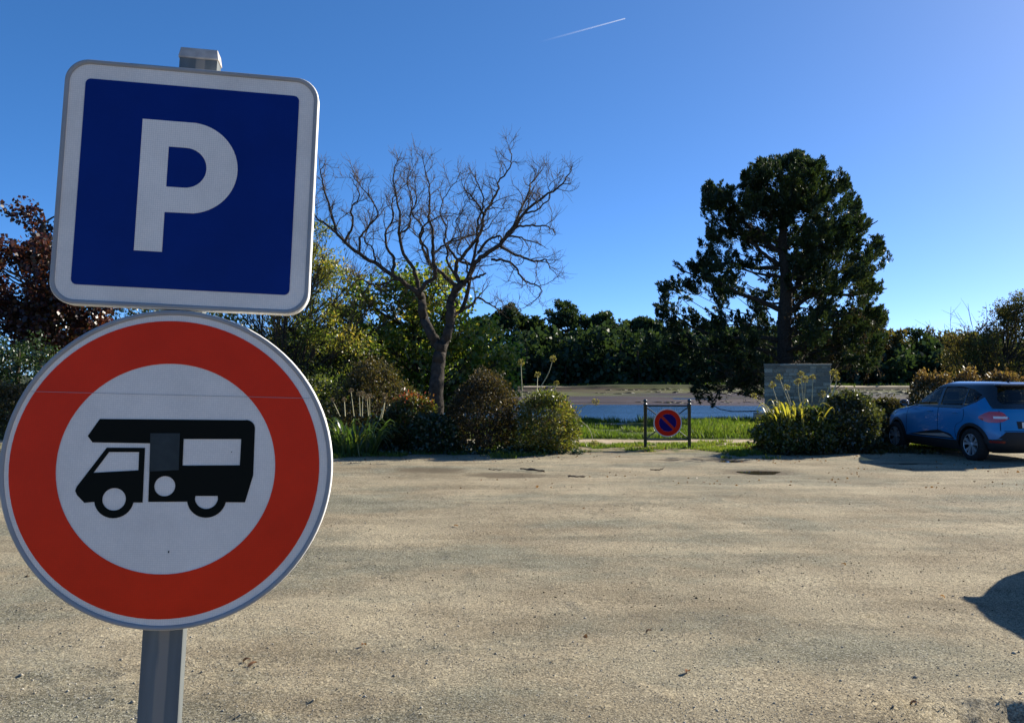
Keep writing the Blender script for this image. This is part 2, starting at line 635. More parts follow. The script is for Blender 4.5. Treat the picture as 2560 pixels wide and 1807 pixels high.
# puddles
m, n, b = newmat('puddle_water')
b.inputs['Base Color'].default_value = (.045, .036, .024, 1)
b.inputs['Roughness'].default_value = 0.03
b.inputs['IOR'].default_value = 1.33
for i, (a, c, rx, ry) in enumerate(PUD):
    k = 22
    V = [(a, c, 0)]
    for j in range(k):
        t = j / k * 2 * math.pi
        r = 0.80 + .13 * math.sin(3 * t + i) + .09 * math.sin(5 * t + 2 * i)
        V.append((a + rx * r * math.cos(t), c + ry * r * math.sin(t), 0))
    zz = -0.010 if i in (0, 1, 5) else (-0.018 if i == 4 else -.030)
    o = mesh_np('puddle', [(v[0] - a, v[1] - c, 0) for v in V], [[0, j + 1, (j + 1) % k + 1] for j in range(k)], m)
    o.location = (a, c, zz)
    tag(o, kind='structure')

# ================================================================== ROAD SIGN (near)
galv = plain('galvanised_steel', (.36, .38, .40), rough=.45, metal=.55, noise_amt=.25, noise_scale=9)
alu = plain('grey_sign_rim', (.30, .295, .29), rough=.55, spec=.2, metal=.0, noise_amt=.08, noise_scale=14)
alu_edge = plain('bare_aluminium', (.74, .73, .70), rough=.5, metal=.0, spec=.3)


def post_mat():
    m, n, b = newmat('weathered_zinc_post')
    tc = n.nodes.new('ShaderNodeTexCoord')
    sep = n.nodes.new('ShaderNodeSeparateXYZ')
    n.links.new(tc.outputs['Object'], sep.inputs[0])
    mp = n.nodes.new('ShaderNodeMapping')
    mp.inputs['Scale'].default_value = (30, 30, 3)
    n.links.new(tc.outputs['Object'], mp.inputs[0])
    t = n.nodes.new('ShaderNodeTexNoise')
    t.inputs['Scale'].default_value = 1.2
    t.inputs['Detail'].default_value = 6
    n.links.new(mp.outputs[0], t.inputs['Vector'])
    r = n.nodes.new('ShaderNodeValToRGB')
    r.color_ramp.elements[0].position = .3
    r.color_ramp.elements[0].color = (.095, .105, .105, 1)
    r.color_ramp.elements[1].position = .7
    r.color_ramp.elements[1].color = (.155, .165, .16, 1)
    n.links.new(t.outputs['Fac'], r.inputs[0])
    # dirt run down the weld seam
    ad = n.nodes.new('ShaderNodeMath')
    ad.operation = 'MULTIPLY_ADD'
    ad.inputs[1].default_value = .022
    n.links.new(t.outputs['Fac'], ad.inputs[0])
    n.links.new(sep.outputs['X'], ad.inputs[2])
    ab = n.nodes.new('ShaderNodeMath')
    ab.operation = 'ABSOLUTE'
    sb = n.nodes.new('ShaderNodeMath')
    sb.operation = 'SUBTRACT'
    sb.inputs[1].default_value = .012
    n.links.new(ad.outputs[0], sb.inputs[0])
    n.links.new(sb.outputs[0], ab.inputs[0])
    mr = n.nodes.new('ShaderNodeMapRange')
    mr.inputs['From Min'].default_value = .007
    mr.inputs['From Max'].default_value = .0105
    mr.inputs['To Min'].default_value = 1
    mr.inputs['To Max'].default_value = 0
    n.links.new(ab.outputs[0], mr.inputs[0])
    mx = n.nodes.new('ShaderNodeMix')
    mx.data_type = 'RGBA'
    n.links.new(mr.outputs[0], mx.inputs[0])
    n.links.new(r.outputs[0], mx.inputs[6])
    mx.inputs[7].default_value = (.24, .215, .18, 1)
    # bright clean narrow sides
    n.links.new(mx.outputs[2], b.inputs['Base Color'])
    b.inputs['Roughness'].default_value = .6
    b.inputs['Specular IOR Level'].default_value = .2
    return m


def sheeting(name, col, cell=0.0042, amt=.12, rough=.35, dirt=.12):
    """Retroreflective sheeting with its fine cell pattern and a little grime."""
    m, n, b = newmat(name)
    tc = n.nodes.new('ShaderNodeTexCoord')
    v = n.nodes.new('ShaderNodeTexVoronoi')
    v.inputs['Scale'].default_value = 1 / cell
    v.inputs['Randomness'].default_value = .15
    n.links.new(tc.outputs['Object'], v.inputs['Vector'])
    r = n.nodes.new('ShaderNodeMapRange')
    r.inputs['From Min'].default_value = .1
    r.inputs['From Max'].default_value = .6
    r.inputs['To Min'].default_value = 1 + amt
    r.inputs['To Max'].default_value = 1 - amt
    n.links.new(v.outputs['Distance'], r.inputs[0])
    t = n.nodes.new('ShaderNodeTexNoise')
    t.inputs['Scale'].default_value = 7
    t.inputs['Detail'].default_value = 7
    t.inputs['Roughness'].default_value = .65
    n.links.new(tc.outputs['Object'], t.inputs['Vector'])
    r2 = n.nodes.new('ShaderNodeMapRange')
    r2.inputs['From Min'].default_value = .3
    r2.inputs['From Max'].default_value = .7
    r2.inputs['To Min'].default_value = 1 - dirt
    r2.inputs['To Max'].default_value = 1 + dirt * .4
    n.links.new(t.outputs['Fac'], r2.inputs[0])
    mu = n.nodes.new('ShaderNodeMath')
    mu.operation = 'MULTIPLY'
    n.links.new(r.outputs[0], mu.inputs[0])
    n.links.new(r2.outputs[0], mu.inputs[1])
    mx = n.nodes.new('ShaderNodeMix')
    mx.data_type = 'RGBA'
    mx.blend_type = 'MULTIPLY'
    mx.inputs[0].default_value = 1
    mx.inputs[6].default_value = (*col, 1)
    n.links.new(mu.outputs[0], mx.inputs[7])
    n.links.new(mx.outputs[2], b.inputs['Base Color'])
    b.inputs['Roughness'].default_value = rough
    b.inputs['Specular IOR Level'].default_value = .12
    return m


sh_white = sheeting('white_reflective_sheeting', (.87, .765, .66))
sh_blue = sheeting('blue_reflective_sheeting', (.003, .022, .165), amt=.05, rough=.3, dirt=.15)
sh_red = sheeting('red_reflective_sheeting', (.82, .033, .005), amt=.06)
ink = plain('black_print', (.008, .009, .007), rough=.7, spec=.05)
slate = plain('slate_patch', (.040, .048, .048), rough=.7, spec=.08, noise_amt=.2, noise_scale=30)


def shape2d(name, loops, mat, parent, y, depth=0.0006, res=1):
    """Flat filled outline (holes allowed) in the local XZ plane, front face towards -Y."""
    cu = bpy.data.curves.new(name, 'CURVE')
    cu.dimensions = '2D'
    cu.fill_mode = 'BOTH'
    cu.extrude = depth / 2
    for lp in loops:
        sp = cu.splines.new('POLY')
        sp.points.add(len(lp) - 1)
        for i, q in enumerate(lp):
            sp.points[i].co = (q[0], q[1], 0, 1)
        sp.use_cyclic_u = True
    tmp = bpy.data.objects.new(name, cu)
    C.objects.link(tmp)
    dg = bpy.context.evaluated_depsgraph_get()
    me = bpy.data.meshes.new_from_object(tmp.evaluated_get(dg))
    bpy.data.objects.remove(tmp, do_unlink=True)
    bpy.data.curves.remove(cu)
    me.transform(Matrix.Rotation(math.pi / 2, 4, 'X'))
    me.transform(Matrix.Translation((0, y, 0)))
    me.name = name
    me.materials.clear()
    me.materials.append(mat)
    o = bpy.data.objects.new(name, me)
    return link(o, parent)


def circle(cx, cz, r, n=96):
    return [(cx + r * math.cos(i / n * 2 * math.pi), cz + r * math.sin(i / n * 2 * math.pi)) for i in range(n)]


def rrect(cx, cz, hx, hz, r, k=10):
    out = []
    for sx, sz, a0 in ((1, 1, 0), (-1, 1, 90), (-1, -1, 180), (1, -1, 270)):
        for i in range(k + 1):
            a = math.radians(a0 + 90 * i / k)
            out.append((cx + sx * (hx - r) + r * math.cos(a), cz + sz * (hz - r) + r * math.sin(a)))
    return out


def dished_rim(name, outline_fn, mat, parent, w=.010, depth=.024):
    """Folded-edge tray of a sign: lip at the front, side wall going back. outline_fn(inset)."""
    prof = [(w, .0025), (w * .85, .0), (w * .35, -.0012), (.0012, .0008), (0, .004), (0, depth), (.014, depth)]
    rings = [[(q[0], yy, q[1]) for q in outline_fn(ins)] for ins, yy in prof]
    k = len(rings[0])
    Vv = [v for r in rings for v in r]
    Ff = []
    for a in range(len(rings) - 1):
        for j in range(k):
            j2 = (j + 1) % k
            Ff.append([a * k + j, a * k + j2, (a + 1) * k + j2, (a + 1) * k + j])
    o = mesh_np(name, Vv, Ff, mat, parent, smooth=True)
    o.data.materials.append(alu_edge)
    for i, q in enumerate(o.data.polygons):
        q.material_index = 1 if i // k >= 3 else 0
    return o


RW = Matrix(((.98783, -.15306, .02769), (.15087, .98615, .06884), (-.03784, -.06382, .99724)))
TW = Vector((-0.65728, 1.7214, 2.00684))
zb = TW.z / RW[2][2] + 0.0
base = TW - RW.col[2] * zb
sign = empty('road_sign')
sign.matrix_world = Matrix.Translation(base) @ RW.to_4x4()
tag(sign, 'near galvanised post carrying blue P square above round red-ringed camper ban', 'road sign')
Z0 = zb     # local height of the square's centre
bm = bmesh.new()
box_bm(bm, (-.0405, .030, -.25), (.0365, .070, Z0 + .292), .0035)
post = obj_bm('post', bm, post_mat(), sign)
bm = bmesh.new()
box_bm(bm, (-.0425, .0275, Z0 + .283), (.0385, .0725, Z0 + .306), .003)
for v in bm.verts:
    if v.co.z > Z0 + .30:
        v.co.x = -.002 + (v.co.x + .002) * .93
        v.co.y = .05 + (v.co.y - .05) * .9
obj_bm('post_cap', bm, plain('worn_plastic_cap', (.38, .35, .32), rough=.6, noise_amt=.25, noise_scale=40), post)

# square parking plate
sq = shape2d('parking_plate', [rrect(0, Z0, .2415, .2415, .040)], sh_white, sign, .004, .002)
dished_rim('plate_rim', lambda i: rrect(0, Z0, .250 - i, .250 - i, .047 - i * .8), alu, sq)
shape2d('blue_field', [rrect(0, Z0, .210, .210, .011)], sh_blue, sq, .0022)
Pz = Z0
outer = [(-.096, .135)]
cxp, czp, ro = 0.0, .0405, .0945
outer += [(cxp + ro * math.cos(math.radians(a)), czp + ro * math.sin(math.radians(a))) for a in range(86, -87, -6)]
outer += [(-.0425, -.054), (-.0425, -.1355), (-.096, -.1355)]
ri = .0415
inner = [(-.0425, .0815)] + [(-.008 + ri * math.cos(math.radians(a)), .0400 + ri * math.sin(math.radians(a))) for a in range(90, -91, -9)] + [(-.0425, -.0015)]
shape2d('letter_p', [[(a, b_ + Pz) for a, b_ in outer], [(a, b_ + Pz) for a, b_ in inner]], sh_white, sq, .0012)
# bracket clamps behind
for nm, zz in (('clamp', Z0 + .13), ('clamp', Z0 - .13), ('clamp', Z0 - .44), ('clamp', Z0 - .70)):
    bm = bmesh.new()
    box_bm(bm, (-.055, .0245, zz - .02), (.051, .076, zz + .02), .003)
    obj_bm(nm, bm, galv, post)

# round plate
DZ = Z0 - .5655
DXc = -.001
rd = shape2d('round_plate', [circle(DXc, DZ, .3045)], sh_white, sign, .004, .002)
dished_rim('plate_rim', lambda i: circle(DXc, DZ, .3135 - i), alu, rd, w=.010)
shape2d('red_ring', [circle(-.005, DZ, .2915), circle(-.006, DZ, .2060)], sh_red, rd, .0022)
mm = lambda pts: [(a / 1000., b_ / 1000. + Z0) for a, b_ in pts]
wheel_r = lambda cx, cz, r, a0, a1, k=14: [(cx + r * math.cos(math.radians(a0 + (a1 - a0) * i / k)), cz + r * math.sin(math.radians(a0 + (a1 - a0) * i / k))) for i in range(k + 1)]
bodyl = [(-138, -473), (138, -467)] + wheel_r(139, -484, 17.5, 88, 2, 8) + [(158, -576), (145, -630)] \
    + wheel_r(71.5, -624, 37.2, -10, -170, 16) + [(-38, -632), (-41, -518), (-148.5, -519), (-158, -506.8)]
winl = [(21, -508), (131, -505), (131, -557), (22, -560)]
halfl = [(50, -619)] + wheel_r(71, -622, 22, -172, -8, 14) + [(92, -618.3)]
c2l = circle(-9, -601, 19.6, 40)
shape2d('camper_body', [mm(bodyl), mm(winl), mm(halfl), mm(c2l)], ink, rd, .0022)
cabl = [(-121.5, -528.5), (-50.6, -527), (-48.5, -633.5)] + wheel_r(-101.5, -628, 36.5, -9, -171, 16) \
    + [(-155.6, -635.6), (-170, -621), (-173.7, -613), (-171.6, -605)]
shape2d('camper_cab', [mm(cabl), mm([(-116.8, -537), (-61, -535.6), (-60.2, -571), (-142.5, -577.5)]), mm(circle(-101.5, -628, 21.6, 40))], ink, rd, .0022)
shape2d('slate_patch', [mm([(-42, -498.3), (13.5, -496.8), (15.5, -569), (-39.5, -573)])], slate, rd, .0012)
# film joints and specks
shape2d('film_joint', [mm([(-268, -424.2), (262, -419.4), (262, -418.7), (-268, -423.5)])], plain('film_edge', (.30, .27, .27), rough=.5), rd, .0012, .0002)
for a, b_, r in ((6, -728, 2.2), (114, -531, 1.4)):
    shape2d('speck', [mm([(a + r * .6 * math.cos(t), b_ + r * math.sin(t)) for t in np.linspace(0, 5.6, 8)])], ink, rd, .0010, .0002)

# ================================================================== BARRIER
bgreen = plain('dark_green_paint', (.006, .022, .026), rough=.35, spec=.5, coat=.2)
bar = empty('barrier', (3.56, 19.55, 0), 0)
tag(bar, 'dark green metal barrier with crossed bars holding the no-parking disc', 'barrier')


def lathe(prof, seg=16):
    Vv, Ff = [], []
    for r, z in prof:
        for j in range(seg):
            t = j / seg * 2 * math.pi
            Vv.append((r * math.cos(t), r * math.sin(t), z))
    for i in range(len(prof) - 1):
        for j in range(seg):
            j2 = (j + 1) % seg
            Ff.append([i * seg + j, i * seg + j2, (i + 1) * seg + j2, (i + 1) * seg + j])
    return Vv, Ff


ball = [(.038, -.15), (.038, 1.00), (.046, 1.003), (.046, 1.03), (.026, 1.04), (.024, 1.055)]
ball += [(.044 * math.cos(a), 1.095 + .044 * math.sin(a)) for a in np.linspace(-1.0, 1.5, 9)] + [(.0005, 1.139)]
for sx in (-.505, .505):
    Vv, Ff = lathe(ball)
    o = mesh_np('post', Vv, Ff, bgreen, bar, smooth=True)
    o.location = (sx, 0, 0)


def rod(name, a, b_, r, mat, parent, sides=8):
    Vv, Ff = tubes([(np.array([a, b_], float), r)], sides)
    return mesh_np(name, Vv, Ff, mat, parent, smooth=True)


rod('top_rail', (-.5, 0, .985), (.5, 0, .985), .021, bgreen, bar)
rod('bottom_rail', (-.5, 0, .215), (.5, 0, .215), .021, bgreen, bar)
rod('cross_bar', (-.49, .012, .965), (.49, .012, .235), .014, bgreen, bar)
rod('cross_bar', (-.49, -.012, .235), (.49, -.012, .965), .014, bgreen, bar)
wires = [(np.array([(x_, .03, .97), (x_, .03, .66)]), .0035) for x_ in np.linspace(-.46, .46, 20)] + [(np.array([(-.48, .03, zz), (.48, .03, zz)]), .003) for zz in (.9, .8, .7)]
Vv, Ff = tubes(wires, 3)
tag(mesh_np('wire_mesh', Vv, Ff, bgreen, bar), kind='stuff')
sd = shape2d('no_parking_disc', [circle(0, .60, .325)], plain('white_disc_paint', (.55, .52, .49), rough=.6, spec=.1), bar, -.04, .012)
shape2d('red_face', [circle(0, .60, .300), circle(0, .6, .2)], plain('disc_red', (.50, .020, .006), rough=.6, spec=.06), sd, -.0475, .001)
bar_n = Vector((math.cos(math.radians(-45)), math.sin(math.radians(-45))))
blue = []
hw = .030
# two blue half moons either side of the red slash
for s in (1, -1):
    lp = []
    a0 = math.degrees(math.asin(hw / .2))
    for k in range(25):
        a = math.radians(-45 + (a0 + (180 - 2 * a0) * k / 24) * s)
        lp.append((.199 * math.cos(a), .6 + .199 * math.sin(a)))
    blue.append(lp)
shape2d('blue_face', blue, plain('disc_blue', (.010, .006, .10), rough=.6, spec=.06), sd, -.0475, .001)
dn = Vector((math.cos(math.radians(-45)), math.sin(math.radians(-45))))
pn = Vector((-dn.y, dn.x))
sl_ = [dn * .202 + pn * hw * .98, -dn * .202 + pn * hw * .98, -dn * .202 - pn * hw * .98, dn * .202 - pn * hw * .98]
shape2d('red_slash', [[(q.x, q.y + .6) for q in sl_]], plain('slash_red', (.42, .035, .015), rough=.6, spec=.06), sd, -.0472, .001)

# ================================================================== STONE WALL
stone_m = []
for i, c in enumerate([(.40, .335, .25), (.25, .21, .16), (.46, .38, .28), (.32, .25, .175)]):
    stone_m.append(plain('granite_stone', c, rough=.9, spec=.2, noise_amt=.35, noise_scale=9, bump=.6, bump_scale=25))
wc = P(1993, 945, 30.0)
wl = empty('stone_wall', (wc.x, 30.0, 0), math.radians(-18.5))
tag(wl, 'upright slab of grey dry-laid stone standing behind the agapanthus bed', 'stone wall')
WW, WH, WT = 2.22, 2.12, .5
bm = bmesh.new()
box_bm(bm, (-WW / 2 + .03, -WT / 2 + .03, -.1), (WW / 2 - .03, WT / 2 - .03, WH - .07))
obj_bm('mortar_core', bm, plain('mortar', (.28, .235, .175), rough=.95, noise_amt=.3, noise_scale=12), wl)
smesh = []
for k in range(12):
    bm = bmesh.new()
    bmesh.ops.create_cube(bm, size=1.0)
    bmesh.ops.bevel(bm, geom=list(bm.edges), offset=.06, segments=1, affect='EDGES')
    for v in bm.verts:
        v.co += Vector((random.uniform(-.03, .03), random.uniform(-.012, .012), random.uniform(-.06, .06)))
    me = bpy.data.meshes.new('stone')
    bm.to_mesh(me)
    bm.free()
    me.materials.append(stone_m[k % 4])
    smesh.append(me)
zc = 0.0
while zc < WH - .10:
    h = random.uniform(.085, .155)
    if zc + h > WH - .10:
        h = WH - .075 - zc
    xc = -WW / 2
    while xc < WW / 2 - .01:
        w_ = random.uniform(.16, .48)
        if xc + w_ > WW / 2 - .12:
            w_ = WW / 2 - xc
        o = bpy.data.objects.new('stone', random.choice(smesh))
        link(o, wl)
        o.scale = (w_ - .014, WT + random.uniform(-.03, .02), h - .013)
        o.location = (xc + w_ / 2, random.uniform(-.008, .008), zc + h / 2)
        xc += w_
    zc += h
xc = -WW / 2 - .015
while xc < WW / 2:
    w_ = random.uniform(.45, .7)
    if xc + w_ > WW / 2 - .2:
        w_ = WW / 2 + .015 - xc
    o = bpy.data.objects.new('coping_stone', random.choice(smesh))
    link(o, wl)
    o.scale = (w_ - .008, WT + .05, .075)
    o.location = (xc + w_ / 2, 0, WH - .035)
    xc += w_

# concrete slab and stone block on the grass
conc = plain('pale_concrete', (.40, .385, .35), rough=.9, noise_amt=.25, noise_scale=3)
sp = P(1775, 1047, 32.2)
bm = bmesh.new()
box_bm(bm, (-1.55, -.55, -.1), (1.55, .55, .10), .01)
o = obj_bm('concrete_slab', bm, conc)
o.location = (sp.x, 32.2, -.02)
o.rotation_euler = (0, math.radians(1.0), math.radians(4))
tag(o, 'flat pale concrete slab lying in the grass behind the barrier', 'slab')
bm = bmesh.new()
box_bm(bm, (-.2, -.2, -.1), (.2, .2, .42), .03)
for v in bm.verts:
    if v.co.z > .2:
        v.co.x *= .8
        v.co.y *= .8
sp = P(1897, 1040, 31.6)
o = obj_bm('stone_block', bm, stone_m[0])
o.location = (sp.x, 31.6, -.08)
tag(o, 'small grey stone marker at the right end of the slab', 'stone')
bm = bmesh.new()
box_bm(bm, (-.8, -.5, -.1), (.8, .5, .06), .01)
sp = P(1535, 1066, 28.5)
o = obj_bm('concrete_slab', bm, plain('grey_concrete', (.22, .22, .21), rough=.9, noise_amt=.25, noise_scale=3))
o.location = (sp.x, 28.5, .03)
tag(o, 'grey concrete slab sunk in grass left of the barrier', 'slab')

# ================================================================== CARS
def pchip(xk, yk):
    xk, yk = np.asarray(xk, float), np.asarray(yk, float)
    h = np.diff(xk)
    d = np.diff(yk) / h
    m = np.zeros(len(xk))
    m[0], m[-1] = d[0], d[-1]
    for i in range(1, len(xk) - 1):
        m[i] = 0 if d[i - 1] * d[i] <= 0 else 2 * d[i - 1] * d[i] / (d[i - 1] + d[i])

    def f(x):
        x = np.asarray(x, float)
        i = np.clip(np.searchsorted(xk, x) - 1, 0, len(h) - 1)
        t = (x - xk[i]) / h[i]
        return (2 * t ** 3 - 3 * t ** 2 + 1) * yk[i] + (t ** 3 - 2 * t ** 2 + t) * h[i] * m[i] + (-2 * t ** 3 + 3 * t ** 2) * yk[i + 1] + (t ** 3 - t ** 2) * h[i] * m[i + 1]
    return f


CZ = [.19, .26, .36, .48, .60, .72, .80, .87, .925, .965, 1.00, 1.05, 1.12, 1.20, 1.30, 1.40, 1.47, 1.515, 1.545, 1.560, 1.566]
CF = [1.95, 2.06, 2.13, 2.165, 2.17, 2.14, 2.09, 1.99, 1.78, 1.50, 1.25, 1.04, .89, .73, .52, .27, .06, -.14, -.38, -.55, -.66]
CR = [-1.80, -1.90, -1.95, -1.965, -1.955, -1.935, -1.925, -1.915, -1.905, -1.90, -1.89, -1.875, -1.845, -1.80, -1.735, -1.675, -1.64, -1.58, -1.38, -1.15, -.90]
CWD = [.79, .84, .872, .884, .889, .888, .884, .880, .874, .868, .860, .846, .818, .788, .750, .705, .665, .615, .48, .33, .10]
cF, cR, cW = pchip(CZ, CF), pchip(CZ, CR), pchip(CZ, CWD)
NF, NR = 3.3, 5.0


def csplit(z):
    return -.25 + 0 * z


def side_x(y, z, off=0.0):
    """Half width of the car body at length y and height z."""
    yf, yr, w = cF(z), cR(z), cW(z)
    c = csplit(z)
    t = np.where(y > c, (y - c) / (yf - c), (c - y) / (c - yr))
    n_ = np.where(y > c, NF, NR)
    return w * np.clip(1 - np.clip(np.abs(t), 0, 1) ** n_, 0, 1) ** (1 / n_) + off


def rear_y(x, z, off=0.0):
    yr, w, c = cR(z), cW(z), csplit(z)
    t = np.clip(1 - np.clip(np.abs(x) / w, 0, 1) ** NR, 0, 1) ** (1 / NR)
    return c - (c - yr) * t - off


def front_y(x, z, off=0.0):
    yf, w, c = cF(z), cW(z), csplit(z)
    t = np.clip(1 - np.clip(np.abs(x) / w, 0, 1) ** NF, 0, 1) ** (1 / NF)
    return c + (yf - c) * t + off


def plan_ring(z, off=0.0, k=26):
    """Closed plan outline of the body at height z."""
    pts = []
    yf, yr, w, c = float(cF(z)), float(cR(z)), float(cW(z)) + off, -.25
    for q in range(4 * k):
        a = q / (4 * k) * 2 * math.pi
        ca, sa = math.cos(a), math.sin(a)
        n_ = NF if sa >= 0 else NR
        L_ = (yf + off - c) if sa >= 0 else (c - yr + off)
        pts.append((math.copysign(abs(ca) ** (2 / n_), ca) * w, c + math.copysign(abs(sa) ** (2 / n_), sa) * L_, z))
    return pts


def loft(zs, off=0.0):
    rings = [plan_ring(z, off) for z in zs]
    k = len(rings[0])
    Vv = [p for r in rings for p in r]
    Ff = []
    for a in range(len(rings) - 1):
        for j in range(k):
            j2 = (j + 1) % k
            Ff.append([a * k + j, a * k + j2, (a + 1) * k + j2, (a + 1) * k + j])
    Ff.append(list(range(k))[::-1])
    Ff.append([(len(rings) - 1) * k + j for j in range(k)])
    return Vv, Ff


def grid_patch(name, fn, nu, nv, mat, parent, thick=0.0):
    """fn(u,v)->xyz."""
    Vv = []
    for j in range(nv + 1):
        for i in range(nu + 1):
            Vv.append(tuple(float(q) for q in fn(i / nu, j / nv)))
    Ff = []
    for j in range(nv):
        for i in range(nu):
            a = j * (nu + 1) + i
            Ff.append([a, a + 1, a + nu + 2, a + nu + 1])
    return mesh_np(name, Vv, Ff, mat, parent, smooth=True)


def row_poly(poly, v):
    """Left and right limits of a row-convex polygon at fraction v of its height."""
    zs = [p[1] for p in poly]
    z = min(zs) + (max(zs) - min(zs)) * min(max(v, 1e-4), 1 - 1e-4)
    hit = []
    for i in range(len(poly)):
        a, b_ = poly[i], poly[(i + 1) % len(poly)]
        if (a[1] - z) * (b_[1] - z) <= 0 and a[1] != b_[1]:
            hit.append(a[0] + (b_[0] - a[0]) * (z - a[1]) / (b_[1] - a[1]))
    return min(hit), max(hit), z


def side_patch(name, poly, s, off, mat, parent, nu=10, nv=10):
    def fn(u, v):
        lo, hi, z = row_poly(poly, v)
        y = lo + (hi - lo) * u
        return (s * float(side_x(y, z, off)), y, z)
    return grid_patch(name, fn, nu, nv, mat, parent)


def rear_patch(name, poly, off, mat, parent, nu=12, nv=8):
    def fn(u, v):
        lo, hi, z = row_poly(poly, v)
        x = lo + (hi - lo) * u
        return (x, float(rear_y(x, z, off)), z)
    return grid_patch(name, fn, nu, nv, mat, parent)


black_plastic = plain('black_cladding', (.016, .016, .017), rough=.6, spec=.3)
gloss_black = plain('black_roof_paint', (.008, .009, .011), rough=.12, spec=.5, coat=.8)
interior = plain('dark_cabin', (.012, .012, .013), rough=.8, spec=.2)
tyre_m = plain('tyre_rubber', (.020, .019, .018), rough=.85, spec=.2, noise_amt=.3, noise_scale=30)
rim_m = plain('alloy_rim', (.48, .49, .50), rough=.35, metal=.6)
glass_m = glassmat('car_glass', (.38, .44, .42))
glass_d = glassmat('tinted_glass', (.28, .32, .31))
lampred = plain('tail_lamp_red', (.42, .012, .010), rough=.12, coat=1.0)
lampwhite = plain('tail_lamp_clear', (.62, .62, .62), rough=.1, coat=1.0)
headl = plain('headlamp_glass', (.45, .48, .50), rough=.1, coat=1.0)
silver = plain('silver_trim', (.55, .55, .55), rough=.3, metal=.6)
seam_m = plain('panel_gap', (.004, .006, .010), rough=.9, spec=0)
plate_m = plain('number_plate', (.62, .62, .60), rough=.5)
dark_ink = plain('plate_ink', (.02, .02, .02), rough=.6)


def paint(name, col):
    m, n, b = newmat(name)
    b.inputs['Base Color'].default_value = (*col, 1)
    b.inputs['Metallic'].default_value = .1
    b.inputs['Roughness'].default_value = .32
    b.inputs['Coat Weight'].default_value = .35
    b.inputs['Coat Roughness'].default_value = .04
    return m


def prism(poly, axis, lo, hi):
    """Closed prism: polygon (a,z) extruded along 'x' or 'y'."""
    bm = bmesh.new()
    rows = []
    for t in (lo, hi):
        rows.append([bm.verts.new((t, a, z) if axis == 'x' else (a, t, z)) for a, z in poly])
    k = len(poly)
    for j in range(k):
        bm.faces.new([rows[0][j], rows[0][(j + 1) % k], rows[1][(j + 1) % k], rows[1][j]])
    bm.faces.new(rows[0][::-1])
    bm.faces.new(rows[1])
    bmesh.ops.recalc_face_normals(bm, faces=bm.faces)
    return bm


def boolean_cut(o, cutters):
    for bm in cutters:
        c = obj_bm('cut', bm, interior)
        md = o.modifiers.new('b', 'BOOLEAN')
        md.operation = 'DIFFERENCE'
        md.solver = 'EXACT'
        md.object = c
        try:
            md.material_mode = 'TRANSFER'
        except Exception:
            pass
        bpy.context.view_layer.update()
        dg = bpy.context.evaluated_depsgraph_get()
        me = bpy.data.meshes.new_from_object(o.evaluated_get(dg))
        o.modifiers.clear()
        o.data = me
        bpy.data.objects.remove(c, do_unlink=True)


SIDEWIN = [(.80, 1.055), (.44, 1.28), (.20, 1.385), (-.05, 1.435), (-.45, 1.462), (-.85, 1.455), (-1.18, 1.405), (-1.42, 1.30), (-1.36, 1.20), (-1.10, 1.09)]
REARWIN = [(-.56, 1.13), (.56, 1.13), (.60, 1.20), (.50, 1.44), (-.50, 1.44), (-.60, 1.20)]
WINDSC = [(-.66, 1.08), (.66, 1.08), (.54, 1.43), (-.54, 1.43)]


def wheel_mesh_parts(parent, s, y):
    wt = empty('wheel')
    wt.parent = parent
    wt.location = (s * .775, y, .322)
    if s > 0:
        wt.rotation_euler = (0, 0, math.pi)
    # local: outer face towards -x
    prof = [(.205, .095), (.215, .108), (.26, .112), (.30, .106), (.318, .085), (.322, .05), (.322, -.05), (.318, -.085), (.30, -.106), (.22, -.108)]
    Vv, Ff = lathe(prof, 36)
    Vv = [(-z, x_, y_) for x_, y_, z in Vv]
    mesh_np('tyre', Vv, Ff, tyre_m, wt, smooth=True)
    bm = bmesh.new()
    k = 40
    # rim barrel + dark back plate
    prof = [(.214, .100), (.206, .104), (.200, .096), (.196, .02), (.05, .015), (.001, .015)]
    Vr, Fr = lathe(prof, k)
    vs = [bm.verts.new((-z, x_, y_)) for x_, y_, z in Vr]
    for f in Fr:
        fc = bm.faces.new([vs[i] for i in f])
        r_ = max(math.hypot(vs[i].co.y, vs[i].co.z) for i in f)
        fc.material_index = 0 if min(math.hypot(vs[i].co.y, vs[i].co.z) for i in f) > .199 else 1
    for q in range(5):
        for dd in (-.26, .26):
            a = q / 5 * 2 * math.pi + .3
            a0, a1 = a + dd * .55, a + dd
            pr = []
            for rr, wd, aa, dep in ((.035, .018, a0, .080), (.12, .020, (a0 + a1) / 2, .088), (.201, .030, a1, .096)):
                cy, cz = rr * math.cos(aa), rr * math.sin(aa)
                ty, tz = -math.sin(aa), math.cos(aa)
                pr.append([(-dep, cy + ty * wd, cz + tz * wd), (-dep, cy - ty * wd, cz - tz * wd), (-dep + .04, cy - ty * wd, cz - tz * wd), (-dep + .04, cy + ty * wd, cz + tz * wd)])
            rv = [[bm.verts.new(c_) for c_ in r_] for r_ in pr]
            for t_ in range(2):
                for j in range(4):
                    f = bm.faces.new([rv[t_][j], rv[t_][(j + 1) % 4], rv[t_ + 1][(j + 1) % 4], rv[t_ + 1][j]])
                    f.material_index = 0
    Vh, Fh = lathe([(.048, .07), (.046, .092), (.03, .098), (.0005, .099)], 16)
    vs = [bm.verts.new((-z, x_, y_)) for x_, y_, z in Vh]
    for f in Fh:
        bm.faces.new([vs[i] for i in f]).material_index = 0
    bmesh.ops.recalc_face_normals(bm, faces=bm.faces)
    obj_bm('rim', bm, [rim_m, interior], wt)
    return wt


